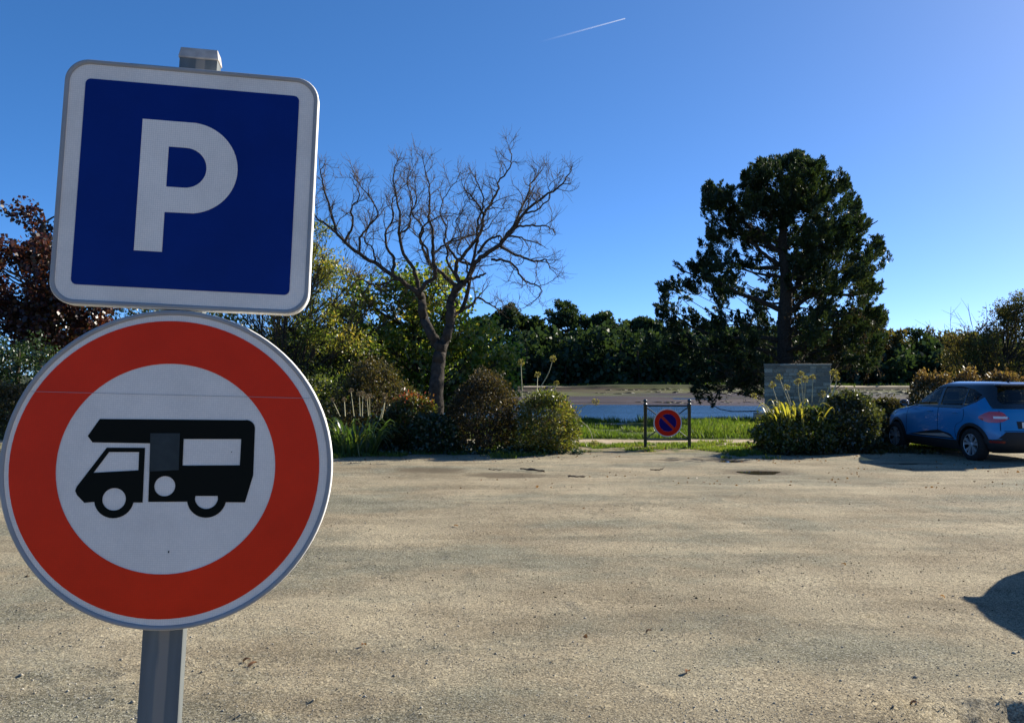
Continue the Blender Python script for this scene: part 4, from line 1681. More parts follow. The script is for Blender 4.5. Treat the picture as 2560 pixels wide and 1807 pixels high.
# limbs: traced left-hand limbs plus limbs all round
limbs = []
for r0, pts, dy in [
    (.11, [(745, 590), (650, 510), (560, 430), (450, 330), (400, 260)], .2), (.10, [(725, 640), (650, 590), (590, 540), (480, 470), (380, 420)], -.6), (.10, [(720, 650), (600, 650), (500, 620), (400, 620), (340, 560)], .8),
    (.12, [(730, 860), (620, 810), (520, 780), (420, 720), (300, 690), (190, 645)], -.3), (.11, [(730, 1010), (600, 990), (480, 1000), (350, 960), (230, 890), (140, 760)], .5), (.10, [(740, 1120), (640, 1060), (540, 1050), (420, 1060), (250, 1040), (110, 1010)], -.8),
    (.09, [(740, 1180), (620, 1150), (560, 1190), (480, 1230), (400, 1260), (350, 1320)], -1.2), (.09, [(760, 560), (830, 470), (900, 380), (980, 260), (1020, 190)], .3), (.09, [(770, 660), (880, 560), (1000, 520), (1120, 470), (1190, 430)], -.5),
    (.10, [(770, 780), (880, 700), (1000, 680), (1120, 640), (1220, 580)], .6), (.10, [(770, 880), (900, 780), (1040, 790), (1150, 780), (1230, 760)], -.4), (.09, [(765, 960), (900, 920), (1050, 940), (1160, 920), (1240, 900)], .2),
    (.09, [(770, 430), (740, 330), (660, 240), (620, 120)], .4), (.08, [(765, 470), (690, 390), (620, 260), (560, 200)], -.5), (.08, [(780, 400), (860, 280), (920, 180), (935, 110)], -.3), (.09, [(770, 1060), (920, 1040), (1060, 1080), (1180, 1110)], .7)]:
    q = np.array([np.array(P(*Z4(a, b_), DC)) for a, b_ in pts]) - OC
    q = smooth_poly(q, 16)
    q[:, 1] += dy * np.linspace(0, 1, 16) ** 1.2 * 1.3 + .1 * rc.normal(size=16)
    limbs.append((q, np.linspace(r0, .018, 16)))
for k in range(34):          # towards the viewer and away, to give the crown its depth
    z = rc.uniform(1.8, 9.5)
    a = rc.choice([1, -1]) * math.pi / 2 - .312 + rc.normal(0, .45)
    L_ = half_w(min(z + .8, 10.3)) * rc.uniform(.5, .8)
    i = int(np.argmin(np.abs(ctr[:, 2] - z)))
    tip = ctr[i] + np.array([math.cos(a) * L_, math.sin(a) * L_, rc.uniform(.1, .9)])
    q = limb(ctr[i], tip, rc, .06, 12, .04)
    limbs.append((q, np.linspace(.08, .015, 12)))
Vt, Ft = tubes(limbs, 6)
mesh_np('limbs', Vt, Ft, bark_dark, cone, smooth=True)
# foliage sprays: pointed plumes on the outer limbs and on the crown's skin
sprays = []     # (pos, dir, len)
for q, r in limbs:
    for k in range(6, len(q)):
        for _ in range(2):
            T = q[k] - q[k - 1]
            T /= np.linalg.norm(T)
            p = q[k] + rc.normal(0, .16, 3)
            if inP(p + np.array([0, 0, .45])) and inP(p + T * .45):
                sprays.append((p, T * .5 + rc.normal(0, .5, 3) + np.array([0, 0, .65]), rc.uniform(.4, .75)))
tw = []
cl_c = []
tries = 0
while len(cl_c) < 248 and tries < 60000:
    tries += 1
    x_ = rc.uniform(poly[:, 0].min(), poly[:, 0].max())
    z_ = rc.uniform(poly[:, 1].min(), poly[:, 1].max())
    hw_ = half_w(z_)
    d_ = rc.uniform(-1, 1) * hw_ * .78
    xr = abs(x_) / (hw_ + .01)
    d_ *= math.sqrt(max(0, 1 - min(1, xr * .85) ** 2)) + .1
    if not (inP((x_, d_, z_ + .25)) and inP((x_, d_, z_))):
        continue
    core = math.hypot(x_, d_) / (hw_ + .01)
    keep = 1.0
    if core < .5 and x_ < .4 and z_ < 8:
        keep = .12
    if x_ < -.3 and 2.6 < z_ < 8.2 and abs(d_) > .8:
        keep *= .25
    if z_ < 2.6:
        keep *= .7
    if rc.random() > keep:
        continue
    p = np.array([x_, d_, z_])
    md = .62 if x_ < 0 else .5
    if any(np.linalg.norm(p - q) < md for q in cl_c):
        continue
    cl_c.append(p)
for p in cl_c:
    o_ = np.array([p[0], p[1], 0])
    o_ /= np.linalg.norm(o_) + .3
    upz = .8 if p[2] > 2.5 else .05
    for k in range(10):
        d = o_ * .55 + rc.normal(0, .5, 3) + np.array([0, 0, upz])
        d /= np.linalg.norm(d)
        L_ = rc.uniform(.35, .70)
        q = p + rc.normal(0, .15, 3)
        for _ in range(4):
            if inP(q + d * L_):
                break
            q = q - d * .22
        sprays.append((q, d, L_))
    i = int(np.argmin(np.abs(ctr[:, 2] - (p[2] - .4 * math.hypot(p[0], p[1])))))
    if rc.random() < .55:
        tw.append((limb(ctr[i] + (p - ctr[i]) * .3, p, rc, .08, 7, .08), np.linspace(.030, .010, 7)))
Vt, Ft = tubes(tw, 4)
tag(mesh_np('branches', Vt, Ft, bark_dark, cone), kind='stuff')
cen, axs, siz, tone = [], [], [], []
for p, d, L_ in sprays:
    d = d / np.linalg.norm(d)
    n_ = 74
    t = rc.random(n_) ** .8
    sw = (1 - t ** 1.5) * .22 * L_ + .015
    off = rc.normal(0, 1, (n_, 3))
    off -= (off @ d)[:, None] * d
    off /= np.linalg.norm(off, axis=1)[:, None] + 1e-6
    c = p + d * (t * L_)[:, None] + off * (sw * rc.random(n_))[:, None]
    cen.append(c)
    axs.append(d * 1.0 + off * .45 + rc.normal(0, .18, (n_, 3)))
    siz.append(rc.uniform(.08, .17, n_))
    dry = .25 if (p[0] > .3 and p[2] < 6.5) else 0
    tone.append(np.clip(rc.uniform(.1, .55) + dry * rc.random() + rc.normal(0, .15, n_), 0, 1))
V_, F_ = kites(np.concatenate(cen), np.concatenate(axs), np.concatenate(siz), .36, .2, rc)
mesh_np('crown', V_, F_, LM['cypress'], cone, attr=np.concatenate(tone))
# dry brown twigs hanging low on the right
dt, dl = [], []
for k in range(330):
    x_, z_ = rc.uniform(-2.9, 3.4), rc.uniform(1.2, 4.6)
    if z_ > 3 and x_ < -.2:
        continue
    p = np.array([x_, rc.uniform(-1.9, 1.0), z_])
    if not inP(p):
        continue
    q = twisty(p, rc.normal(size=3) + np.array([0, -.2, -.5]), rc.uniform(.4, 1.0), 6, rc, .4, -.12)
    dt.append((q, np.linspace(.012, .004, 7)))
    m_ = 26
    idx = rc.integers(0, 7, m_)
    dl.append((*kites(q[idx] + rc.normal(0, .07, (m_, 3)), rdir(m_, rc) + np.array([0, 0, -.5]), rc.uniform(.06, .13, m_), .4, .2, rc), rc.random(m_)))
Vt, Ft = tubes(dt, 3)
tag(mesh_np('dead_twigs', Vt, Ft, twig_m, cone), kind='stuff')
V_, F_, a_ = join(dl)
mesh_np('dry_sprays', V_, F_, LM['cypress_dead'], cone, attr=a_)

# ---------------------------------------------------------------- leafy trees, left half
rt = np.random.default_rng(21)
b_ = P(1040, 945, 30)
cl = fill([(-.4, 0, 2.7, 2.2, 1.6, 2.3), (1.9, -.2, 2.1, 1.5, 1.3, 1.6), (.2, 0, 4.3, 1.5, 1.1, 1.3), (-2.2, .4, 2.3, 1.5, 1.3, 1.9), (1.2, 0, 1.0, 1.8, 1.2, 1.0), (2.6, -.2, 1.7, 1.1, 1.0, 1.3), (-1.7, 0, 3.6, 1.4, 1.0, 1.4)], 130, rt, .42, rr=(.45, .8))
clump_tree('leafy_tree', 'leafy yellow-green tree glowing in backlight behind the bare tree', 'tree', (b_.x, 30, 0), [(0, 0, -.2), (.1, 0, 1.2), (-.1, .1, 2.6), (0, 0, 4.4)], .16, cl, LM['hazel'], .15, 150, rt, aspect=.75, up=-.15, tone=None, sub=6, subr=.5)
b_ = P(700, 945, 27)
cl = fill([(0, 0, 3.2, 2.4, 1.8, 2.6), (1.2, 0, 2.4, 1.9, 1.5, 2.2), (-.3, 0, 5.0, 1.9, 1.4, 1.7), (1.3, 0, 4.9, 1.0, 1.0, 1.5)], 80, rt, .45, rr=(.45, .75))
lt = clump_tree('multi_stem_tree', 'many-stemmed thinning tree with bare shoots right behind the signs', 'tree', (b_.x, 27, 0), [(0, 0, -.2), (.05, 0, .8), (.1, 0, 2.2), (.2, 0, 4.2)], .13, cl, LM['laurel'], .115, 290, rt, aspect=.4, sub=6, subr=.5, bark=bark_grey)
sh = []
for k in range(52):
    a = rt.uniform(0, 2 * math.pi)
    t0 = np.array([.25 * math.cos(a), .25 * math.sin(a), -.1])
    L_ = rt.uniform(4.5, 7.2)
    d = np.array([math.cos(a) * rt.uniform(.15, .6) + .22, math.sin(a) * .4, 1.0])
    q = twisty(t0, d, L_, 16, rt, .10, .02)
    sh.append((q, np.linspace(rt.uniform(.018, .04), .005, 17)))
    for j in range(5, 16):
        for _ in range(2):
            sh.append((twisty(q[j], (q[j + 1] - q[j]) * 2 + rt.normal(0, .25, 3), rt.uniform(.5, 1.3), 6, rt, .15, .03), np.linspace(.008, .003, 7)))
Vt, Ft = tubes(sh, 4)
mesh_np('shoots', Vt, Ft, bark_grey, lt)
b_ = P(98, 945, 34)
cl = fill([(0, 0, 6.2, 2.2, 2.0, 2.9), (-2.0, 0, 5.4, 1.8, 1.5, 2.0), (1.6, 0, 5.0, 1.6, 1.5, 2.0), (0.3, 0, 3.6, 2.0, 1.6, 1.2)], 72, rt, .6, rr=(.5, .85))
clump_tree('purple_maple', 'purple-leaved maple at the left edge behind the signs', 'tree', (b_.x, 34, 0), [(0, 0, -.2), (.0, 0, 2.0), (.1, 0, 4.5), (.1, 0, 7.8)], .22, cl, LM['maple'], .17, 250, rt, aspect=.9, up=-.1, sub=6, subr=.5)
b_ = P(40, 945, 29)
cl = fill([(0, 0, 1.9, 1.6, 1.4, 1.9), (1.2, 0, 1.2, 1.4, 1.2, 1.2), (-1.8, 0, 1.9, 1.5, 1.3, 1.8)], 46, rt, .42, rr=(.45, .7))
clump_tree('evergreen_bush', 'dark green bushy evergreen low at the left edge under the maple', 'tree', (b_.x, 29, 0), [(0, 0, -.2), (0, 0, 1), (.1, 0, 2.6)], .12, cl, LM['evergreen'], .12, 320, rt, aspect=.6, sub=6, subr=.55)
b_ = P(330, 945, 40)
cl = fill([(0, 0, 3.2, 3.4, 2, 2.2), (3.0, 0, 2.9, 2.4, 2, 2.0), (-2.4, 0, 2.9, 2, 2, 2.0)], 60, rt, .6, rr=(.6, .95))
clump_tree('evergreen_tree', 'dark broad evergreen glimpsed in the slot between the two sign plates', 'tree', (b_.x, 40, 0), [(0, 0, -.2), (0, 0, 2), (.1, 0, 4.6)], .2, cl, LM['evergreen'], .17, 220, rt, aspect=.6, sub=6, subr=.55)
b_ = P(820, 945, 46)
cl = fill([(0, 0, 2.6, 4.2, 2, 2.4), (4.2, 0, 2.2, 3, 2, 2.2)], 60, rt, .6, rr=(.6, 1.0))
clump_tree('evergreen_tree', 'dark shaded evergreen filling in behind the yellow-green leafy tree', 'tree', (b_.x, 46, -.3), [(0, 0, -.2), (0, 0, 2), (.1, 0, 4.2)], .2, cl, LM['evergreen'], .19, 200, rt, aspect=.6, sub=6, subr=.6)
# right-hand loose bush tree
b_ = P(2510, 945, 38)
cl = fill([(0, 0, 3.4, 1.5, 1.3, 1.9), (-1.3, 0, 2.4, 1.3, 1.1, 1.5), (1.8, 0, 3.0, 1.9, 1.4, 2.2), (.6, 0, 4.6, .9, .8, 1.1)], 60, rt, .42, rr=(.4, .65))
rt_tree = clump_tree('willow_bush', 'loose autumn-leaved willow bush standing behind the blue car', 'tree', (b_.x, 38, 0), [(0, 0, -.2), (0, 0, 1), (.1, 0, 2.4)], .13, cl, LM['olive'], .11, 330, rt, aspect=.5, sub=6, subr=.55, bark=bark_grey)
sh = []
for k in range(46):
    q = twisty((rt.normal(0, .5), rt.normal(0, .3), 0), (rt.normal(0, .33), rt.normal(0, .3), 1), rt.uniform(3.2, 5.4), 14, rt, .10, .02)
    sh.append((q, np.linspace(.028, .005, 15)))
    for j in range(5, 14):
        sh.append((twisty(q[j], (q[j + 1] - q[j]) * 2 + rt.normal(0, .35, 3), rt.uniform(.4, .9), 5, rt, .15, .03), np.linspace(.008, .003, 6)))
Vt, Ft = tubes(sh, 4)
mesh_np('shoots', Vt, Ft, bark_grey, rt_tree)

# ---------------------------------------------------------------- far shore wood
rf_ = np.random.default_rng(99)


def far_pine(px, topy, d, wpx, label, group=None, leaf='pine', trunkvis=True, kind='pine'):
    b_ = P(px, 945, d)
    gz = float(terrain(b_.x, d))
    top = P(px, topy, d).z - gz
    hw_ = wpx / FPX * d / 2
    if kind == 'pine':
        ells = [(0, 0, top * .86, hw_ * .55, hw_ * .55, top * .12), (hw_ * .45, 0, top * .74, hw_ * .5, hw_ * .5, top * .09), (-hw_ * .4, 0, top * .78, hw_ * .5, hw_ * .5, top * .10), (0, 0, top * .72, hw_ * .7, hw_ * .6, top * .08)]
        nc, sq = 30, .6
    else:
        ells = [(0, 0, top * .58, hw_, hw_ * .8, top * .40), (0, 0, top * .3, hw_ * 1.05, hw_ * .8, top * .3)]
        nc, sq = 34, .85
    cl_ = fill(ells, nc, rf_, hw_ * .22, rr=(hw_ * .28, hw_ * .42))
    cl_ = [(a, c_, min(e, top - r * .45), r) for a, c_, e, r in cl_]
    cl_ = [(a, c_, e, r * (.8 if kind == 'pine' else 1)) for a, c_, e, r in cl_]
    return clump_tree('pine_tree' if kind == 'pine' else 'broadleaf_tree', label, 'tree', (b_.x, d, gz), [(0, 0, -.5), (rf_.normal(0, .3), 0, top * .4), (rf_.normal(0, .5), 0, top * .86)], .22 + .01 * top, cl_, LM[leaf],
                      0.70 if kind == 'pine' else .7, 120, rf_, aspect=.5, squash=sq, sub=5, subr=.5, up=.4, group=group, limb_r=.16, twigs=False, rise=.5)


far_pine(1273, 752, 172, 95, 'far pine with flat dark crown just right of the bare tree')
far_pine(1335, 786, 176, 80, 'lower dark far pine left of the tall open-trunked pine')
far_pine(1415, 752, 170, 120, 'tallest far pine, its bare stems showing sky beneath the crown')
far_pine(1507, 774, 172, 120, 'wide flat-topped far pine right of the tallest one')
far_pine(1580, 794, 178, 95, 'rounded far pine next right of the wide flat-topped one')
far_pine(1628, 780, 168, 90, 'dark far pine just left of the conifer outer boughs')
far_pine(1205, 790, 178, 110, 'far pine half hidden by the bare tree trunk')
for px, ty, w_, lab in ((1790, 800, 130, 'far tree in the gap left of the conifer trunk'), (1870, 812, 120, 'far tree just above the left top corner of the stone wall'), (1950, 815, 140, 'far tree hidden behind the conifer trunk'),
                        (2040, 820, 130, 'far tree above the right top corner of the stone wall'), (2120, 826, 120, 'far tree behind the lower right boughs of the conifer'), (1700, 800, 110, 'far tree behind the outermost left boughs of the conifer')):
    far_pine(px, ty, 176 + rf_.uniform(-4, 6), w_, lab, kind='pine' if rf_.random() < .4 else 'broad', leaf='pine')
for i, (px, ty, w_, lf, lab) in enumerate(((2215, 815, 110, 'olive', 'olive far tree right beside the conifer edge'), (2285, 822, 100, 'pine', 'dark green far tree with layered crown above the sandbank'),
                                           (2340, 812, 120, 'olive', 'rounded far tree topping the right-hand wood'), (2405, 820, 110, 'olive', 'olive-brown far tree left of the willow bush'), (2460, 830, 120, 'olive', 'far tree showing through the willow bush'))):
    far_pine(px, ty, 158 + 4 * (i % 3), w_, lab, kind='broad', leaf=lf)
# scrub and trunks under the pines: one continuous dark mass
parts, stems = [], []
for k in range(620):
    px = rf_.uniform(560, 2620)
    d = rf_.uniform(150, 185)
    b_ = P(px, 945, d)
    gz = float(terrain(b_.x, d))
    h = rf_.uniform(3.5, 10.2) * (1.0 if px < 2180 else .8)
    r = rf_.uniform(1.6, 3.0)
    for j in range(5):
        c = np.array([b_.x + rf_.normal(0, 1.0), d + rf_.normal(0, 1.0), gz + h * (j + .5) / 5])
        parts.append(leaf_cloud(c, r * (1 - .08 * j), 50, 1.05, rf_, .7, .3, .5, .75, .35, rf_.uniform(0, .5), .2))
    stems.append((np.array([(b_.x, d, gz - .3), (b_.x + rf_.normal(0, .3), d, gz + h * .7)]), .16))
V_, F_, a_ = join(parts)
fw = mesh_np('far_woodland', V_, F_, LM['pine'], attr=a_)
tag(fw, 'dark undergrowth massed beneath the pines on the far shore', kind='stuff')
Vt, Ft = tubes(stems, 5)
mesh_np('stems', Vt, Ft, bark_dark, fw)

# ---------------------------------------------------------------- shrubs
rs = np.random.default_rng(303)


def shrub(label, c, dims, leaf, lsize, n, lump=.24, aspect=.55, up=.2, tips=None, seed=0, tone=.35, cat='shrub', flat=.0, inner=.55, topattr=0.0):
    """Rounded shrub: stems, dense lumpy leaf shell. c = (x,y), dims = half widths (rx,ry) and height."""
    rx, ry, h = dims
    root = empty('shrub', (c[0], c[1], 0))
    tag(root, label, cat)
    d = rdir(n, rs)
    d[:, 2] = np.where(d[:, 2] < -.75, -d[:, 2], d[:, 2])
    d /= np.linalg.norm(d, axis=1)[:, None]
    lumpv = 1 + lump * 1.6 * fbm(d[:, 0] * 2.4 + seed, d[:, 1] * 2.4, d[:, 2] * 2.4, oct=3, seed=seed)
    r = (inner + (1 - inner) * rs.random(n) ** .55) * lumpv
    stray = rs.random(n) < .10
    r[stray] *= rs.uniform(1.0, 1.20, stray.sum())
    zc_ = h * .42
    p = np.stack([d[:, 0] * rx * r, d[:, 1] * ry * r, zc_ + d[:, 2] * r * np.where(d[:, 2] < 0, zc_ * 1.25, h - zc_)], 1)
    low = p[:, 2] < zc_
    p[low, :2] *= (1 + .10 * (1 - p[low, 2] / zc_))[:, None]
    keep = p[:, 2] > .02
    p, d = p[keep], d[keep]
    ax = rdir(len(p), rs) * 1.0 + d * .5 + np.array([0, 0, up])
    V_, F_ = kites(p, ax, lsize * rs.uniform(.6, 1.35, len(p)), aspect, .2, rs)
    pt = fbm(p[:, 0] * 3, p[:, 1] * 3, p[:, 2] * 3, oct=2, seed=seed + 5)
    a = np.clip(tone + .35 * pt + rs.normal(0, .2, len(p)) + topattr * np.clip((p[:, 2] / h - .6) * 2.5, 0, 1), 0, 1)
    mesh_np('foliage', V_, F_, leaf, root, attr=a)
    st = []
    for k in range(26):
        dd = rdir(1, rs)[0]
        dd[2] = abs(dd[2]) + .3
        e = np.array([dd[0] * rx, dd[1] * ry, zc_ + dd[2] * (h - zc_)]) * np.array([.8, .8, .85])
        st.append((limb((rs.normal(0, .06), rs.normal(0, .06), -.05), e, rs, .05, 7, .05), np.linspace(.016, .004, 7)))
    Vt, Ft = tubes(st, 4)
    mesh_np('stems', Vt, Ft, twig_m, root)
    return root


def sx(px, d):
    return (px - CX) / FPX * d


shrub('clipped round olive shrub behind the agapanthus, left of the trunk', (sx(932, 20.2), 20.2), (.96, .92, 1.90), LM['box_olive'], .065, 15000, seed=1, tone=.4)
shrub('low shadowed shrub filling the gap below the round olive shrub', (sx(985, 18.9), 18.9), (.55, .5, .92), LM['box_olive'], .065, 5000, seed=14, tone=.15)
shrub('bronze round shrub right of the bare trunk', (sx(1208, 18.9), 18.9), (.83, .8, 1.71), LM['box_dark'], .060, 14500, seed=2, tone=.4)
shrub('red-tipped heavenly bamboo shrub before the bare trunk', (sx(1035, 19.0), 19.0), (.66, .6, 1.29), LM['nandina'], .075, 8000, lump=.2, seed=3, tone=.12, topattr=.38, aspect=.4)
shrub('low dark green shrub in front of the bronze round shrub', (sx(1085, 18.5), 18.5), (.62, .5, .84), LM['evergreen'], .07, 6000, lump=.2, seed=4, tone=.2)
shrub('feathery yellow-green shrub at the right end of the left bed', (sx(1368, 18.5), 18.5), (.70, .68, 1.30), LM['lime'], .075, 10500, lump=.22, seed=5, tone=.45, aspect=.38, up=.5)
shrub('brown-green hedge shrub at far left under the evergreen', (sx(30, 23), 23), (1.3, .8, 1.45), LM['box_olive'], .075, 9000, seed=6, tone=.5)
shrub('sunlit garden shrub peeping out just right of the round plate', (sx(800, 23.5), 23.5), (.7, .7, 1.55), LM['lime'], .08, 6000, lump=.25, seed=7, tone=.2)
shrub('broad low leafy shrub under the yellow straps, right bed', (sx(1992, 18.6), 18.6), (.90, .72, .98), LM['lime'], .075, 10500, lump=.22, seed=8, tone=.2)
shrub('glossy small-leaved shrub with glinting leaves left of the blue car', (sx(2125, 18.8), 18.8), (.64, .62, 1.30), LM['glossy'], .075, 10000, lump=.25, seed=9, tone=.5)
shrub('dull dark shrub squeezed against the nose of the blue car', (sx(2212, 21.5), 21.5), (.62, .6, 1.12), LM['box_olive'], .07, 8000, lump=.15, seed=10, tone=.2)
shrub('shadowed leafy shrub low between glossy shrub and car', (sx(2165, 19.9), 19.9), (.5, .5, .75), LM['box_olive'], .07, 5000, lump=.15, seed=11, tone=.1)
for i, (px, lab, h) in enumerate(((2330, 'reddish hedge shrub above the bonnet of the blue car', 1.75), (2420, 'orange-tipped hedge shrub behind the car roof', 1.78), (2510, 'autumn hedge shrub behind the rear of the car roof', 1.74))):
    shrub(lab, (sx(px, 25.5), 25.5), (.72, .6, h), LM['redhedge'], .10, 6000, lump=.25, seed=20 + i, tone=.25, topattr=.5, up=.6, aspect=.4)

parts = []
for x0, x1, y0, y1, n_, lf in ((-5.0, 1.5, 17.75, 20.4, 15000, 'evergreen'), (5.3, 9.0, 17.75, 20.2, 9000, 'box_olive')):
    x_, y_ = rs.uniform(x0, x1, n_), rs.uniform(y0, y1, n_)
    hgt_ = np.clip(.10 + .28 * fbm(x_ * 1.6, y_ * 1.6, oct=3, seed=44), 0, .4) * sstep(y_, y0, y0 + .7)
    k = hgt_ > .02
    p = np.stack([x_, y_, terrain(x_, y_) + hgt_ * rs.random(n_)], 1)[k]
    V_, F_ = kites(p, rdir(len(p), rs) + np.array([0, 0, .5]), .07 * rs.uniform(.6, 1.4, len(p)), .5, .2, rs)
    tag(mesh_np('ground_cover', V_, F_, LM[lf], attr=np.clip(rs.normal(.3, .25, len(p)), 0, 1)), 'low leafy ground cover tying the left bed together' if x0 < 0 else 'low leafy ground cover under the right bed', kind='stuff')
# ---------------------------------------------------------------- agapanthus
strap_me = {}


def strap_mesh(key, L_, h, w, mat, rg):
    n_ = 7
    Vv, Ff = [], []
    for i in range(n_):
        t = i / (n_ - 1)
        x_ = L_ * (t ** 1.15)
        z = h * math.sin(min(1, t * 1.0) * math.pi * .72) * 1.05
        ww = w * (1 - t ** 3) * (.7 + .3 * math.sin(t * math.pi)) + .001
        Vv += [(x_, -ww / 2, z + .006), (x_, 0, z), (x_, ww / 2, z + .006)]
    for i in range(n_ - 1):
        a = i * 3
        Ff += [[a, a + 3, a + 4, a + 1], [a + 1, a + 4, a + 5, a + 2]]
    me = bpy.data.meshes.new('leaf')
    me.from_pydata(Vv, [], Ff)
    at = me.attributes.new('v', 'FLOAT', 'FACE')
    at.data.foreach_set('value', np.clip(rg.uniform(.05, .75) + np.linspace(0, .3, len(Ff)), 0, 1).astype(np.float32))
    me.materials.append(mat)
    me.polygons.foreach_set('use_smooth', np.ones(len(Ff), bool))
    return me


def head_mesh(r, mat, rg, dense=46):
    """Umbel: thin pedicels ending in small pods."""
    d = rdir(dense, rg)
    d[:, 2] = d[:, 2] * .85 + .18
    ends = d * r * rg.uniform(.75, 1.05, dense)[:, None]
    pol = [(np.array([(0, 0, 0), e]), .0022) for e in ends]
    Vt, Ft = tubes(pol, 3)
    V2, F2 = kites(ends * .80, d, np.full(dense, r * .42), .62, .3, rg)
    V3, F3 = kites(ends * .80, d + rg.normal(0, .25, (dense, 3)), np.full(dense, r * .42), .62, .3, rg)
    V_, F_, a_ = join([(Vt, Ft, rg.random(len(Ft))), (V2, F2, rg.random(dense)), (V3, F3, rg.random(dense))])
    o = mesh_np('tmp', V_, F_, mat, attr=a_)
    me = o.data
    me.name = 'flower_head'
    bpy.data.objects.remove(o)
    return me


ra = np.random.default_rng(404)
green_straps = [strap_mesh(i, ra.uniform(.42, .66), ra.uniform(.42, .66), ra.uniform(.030, .045), LM['strap'], ra) for i in range(7)]
yellow_straps = [strap_mesh(i, ra.uniform(.22, .38), ra.uniform(.36, .5), ra.uniform(.035, .05), LM['strap_y'], ra) for i in range(5)]
heads = [head_mesh(.075, LM['seed'], ra) for _ in range(3)]
heads_dry = [head_mesh(.062, LM['seed_dry'], ra, 40) for _ in range(3)]


def agapanthus(label, cx, cy, rx, ry, nleaf, straps, stalks, headset, d, base_z=0.0, spread=1.0):
    root = empty('agapanthus', (cx, cy, base_z))
    tag(root, label, 'plant')
    for k in range(nleaf):
        o = bpy.data.objects.new('leaf', straps[ra.integers(len(straps))])
        link(o, root)
        a = ra.uniform(0, 2 * math.pi)
        rr = math.sqrt(ra.random())
        o.location = (rx * rr * math.cos(a), ry * rr * math.sin(a), 0)
        o.rotation_euler = (ra.normal(0, .18), ra.normal(0, .15), a + ra.normal(0, .6))
        s_ = ra.uniform(.75, 1.15)
        o.scale = (s_, s_, s_ * ra.uniform(.85, 1.2))
    for (hx, hy, bx_, by_, bend) in stalks:
        hd = P(hx, hy, d)
        bs = P(bx_, by_, d)
        yo = ra.uniform(-.3, .3) * ry
        h0 = np.array([hd.x - cx, yo + ra.normal(0, .1), hd.z - base_z])
        b0 = np.array([bs.x - cx, yo, max(.05, bs.z - base_z)])
        midp = (h0 + b0) / 2 + np.array([bend, 0, abs(bend) * .4])
        q = smooth_poly([b0, midp, h0], 9)
        Vt, Ft = tubes([(q - b0, np.linspace(.010, .0065, 9))], 5)
        st_ = mesh_np('stalk', Vt, Ft, stemmat, root, smooth=True)
        st_.location = tuple(b0)
        o = bpy.data.objects.new('flower_head', headset[ra.integers(len(headset))])
        link(o, st_)
        o.location = tuple(h0 - b0)
        o.rotation_euler = (ra.normal(0, .3), ra.normal(0, .3), ra.uniform(0, 6))
        s_ = ra.uniform(.85, 1.15)
        o.scale = (s_, s_, s_)
    return root


agapanthus('green agapanthus clump with dry seed heads beside the round plate', sx(890, 18.0), 18.0, .48, .38, 170, green_straps,
           [(838, 1000, 852, 1040, 0), (859, 1000, 865, 1040, 0), (878, 977, 885, 1040, 0), (898, 986, 899, 1040, 0), (908, 984, 906, 1040, 0), (917, 996, 919, 1040, 0), (929, 990, 924, 1045, 0), (960, 990, 955, 1045, 0.02), (966, 1000, 950, 1050, 0)], heads_dry, 18.0)
agapanthus('tall agapanthus stalks rising from the yellow-green shrub', sx(1362, 18.5), 18.5, .35, .3, 40, green_straps,
           [(1302, 907, 1306, 995, 0), (1381, 898, 1350, 970, .05), (1345, 938, 1342, 985, 0), (1392, 960, 1382, 990, 0), (1490, 1005, 1440, 1030, -.06), (1483, 1108, 1435, 1040, .10)], heads, 18.5)
agapanthus('agapanthus with yellow straps and pale seed heads before the stone wall', sx(1992, 18.4), 18.4, .62, .4, 95, yellow_straps,
           [(1886, 991, 1935, 1035, 0), (1931, 963, 1953, 1025, 0), (1946, 944, 1975, 1015, 0), (1968, 970, 1981, 1010, 0), (1999, 936, 2005, 1008, 0), (2003, 949, 2008, 1008, .01), (2035, 944, 2028, 1005, 0), (2080, 933, 2055, 1005, .02), (2099, 936, 2080, 990, .03), (2096, 948, 2082, 990, .02), (2046, 986, 2044, 1005, 0), (1995, 955, 2003, 1008, -.01)], heads, 18.4, base_z=.50)

# ---------------------------------------------------------------- grass
rg_ = np.random.default_rng(505)


def grass(name, label, n, x0, x1, y0, y1, hmin, hmax, dens, tone, seed):
    x_ = rg_.uniform(x0, x1, n)
    y_ = rg_.uniform(y0, y1, n)
    dn_ = fbm(x_ * .8, y_ * .8, oct=3, seed=seed)
    k = dens(x_, y_, dn_)
    x_, y_, dn_ = x_[k], y_[k], dn_[k]
    m_ = len(x_)
    z_ = terrain(x_, y_) - .01
    h = rg_.uniform(hmin, hmax, m_) * (1 + .6 * np.clip(dn_, -.6, .8))
    ax = np.stack([rg_.normal(0, .35, m_), rg_.normal(0, .35, m_), np.ones(m_)], 1)
    V_, F_ = kites(np.stack([x_, y_, z_], 1), ax, h, np.clip(.016 / h * 1.3, .08, .5), .1, rg_)
    a = np.clip(tone + .4 * fbm(x_ * 1.3, y_ * 1.3, oct=2, seed=seed + 3) + rg_.normal(0, .18, m_), 0, 1)
    tag(mesh_np(name, V_, F_, LM['grass'], attr=a), label, kind='stuff')


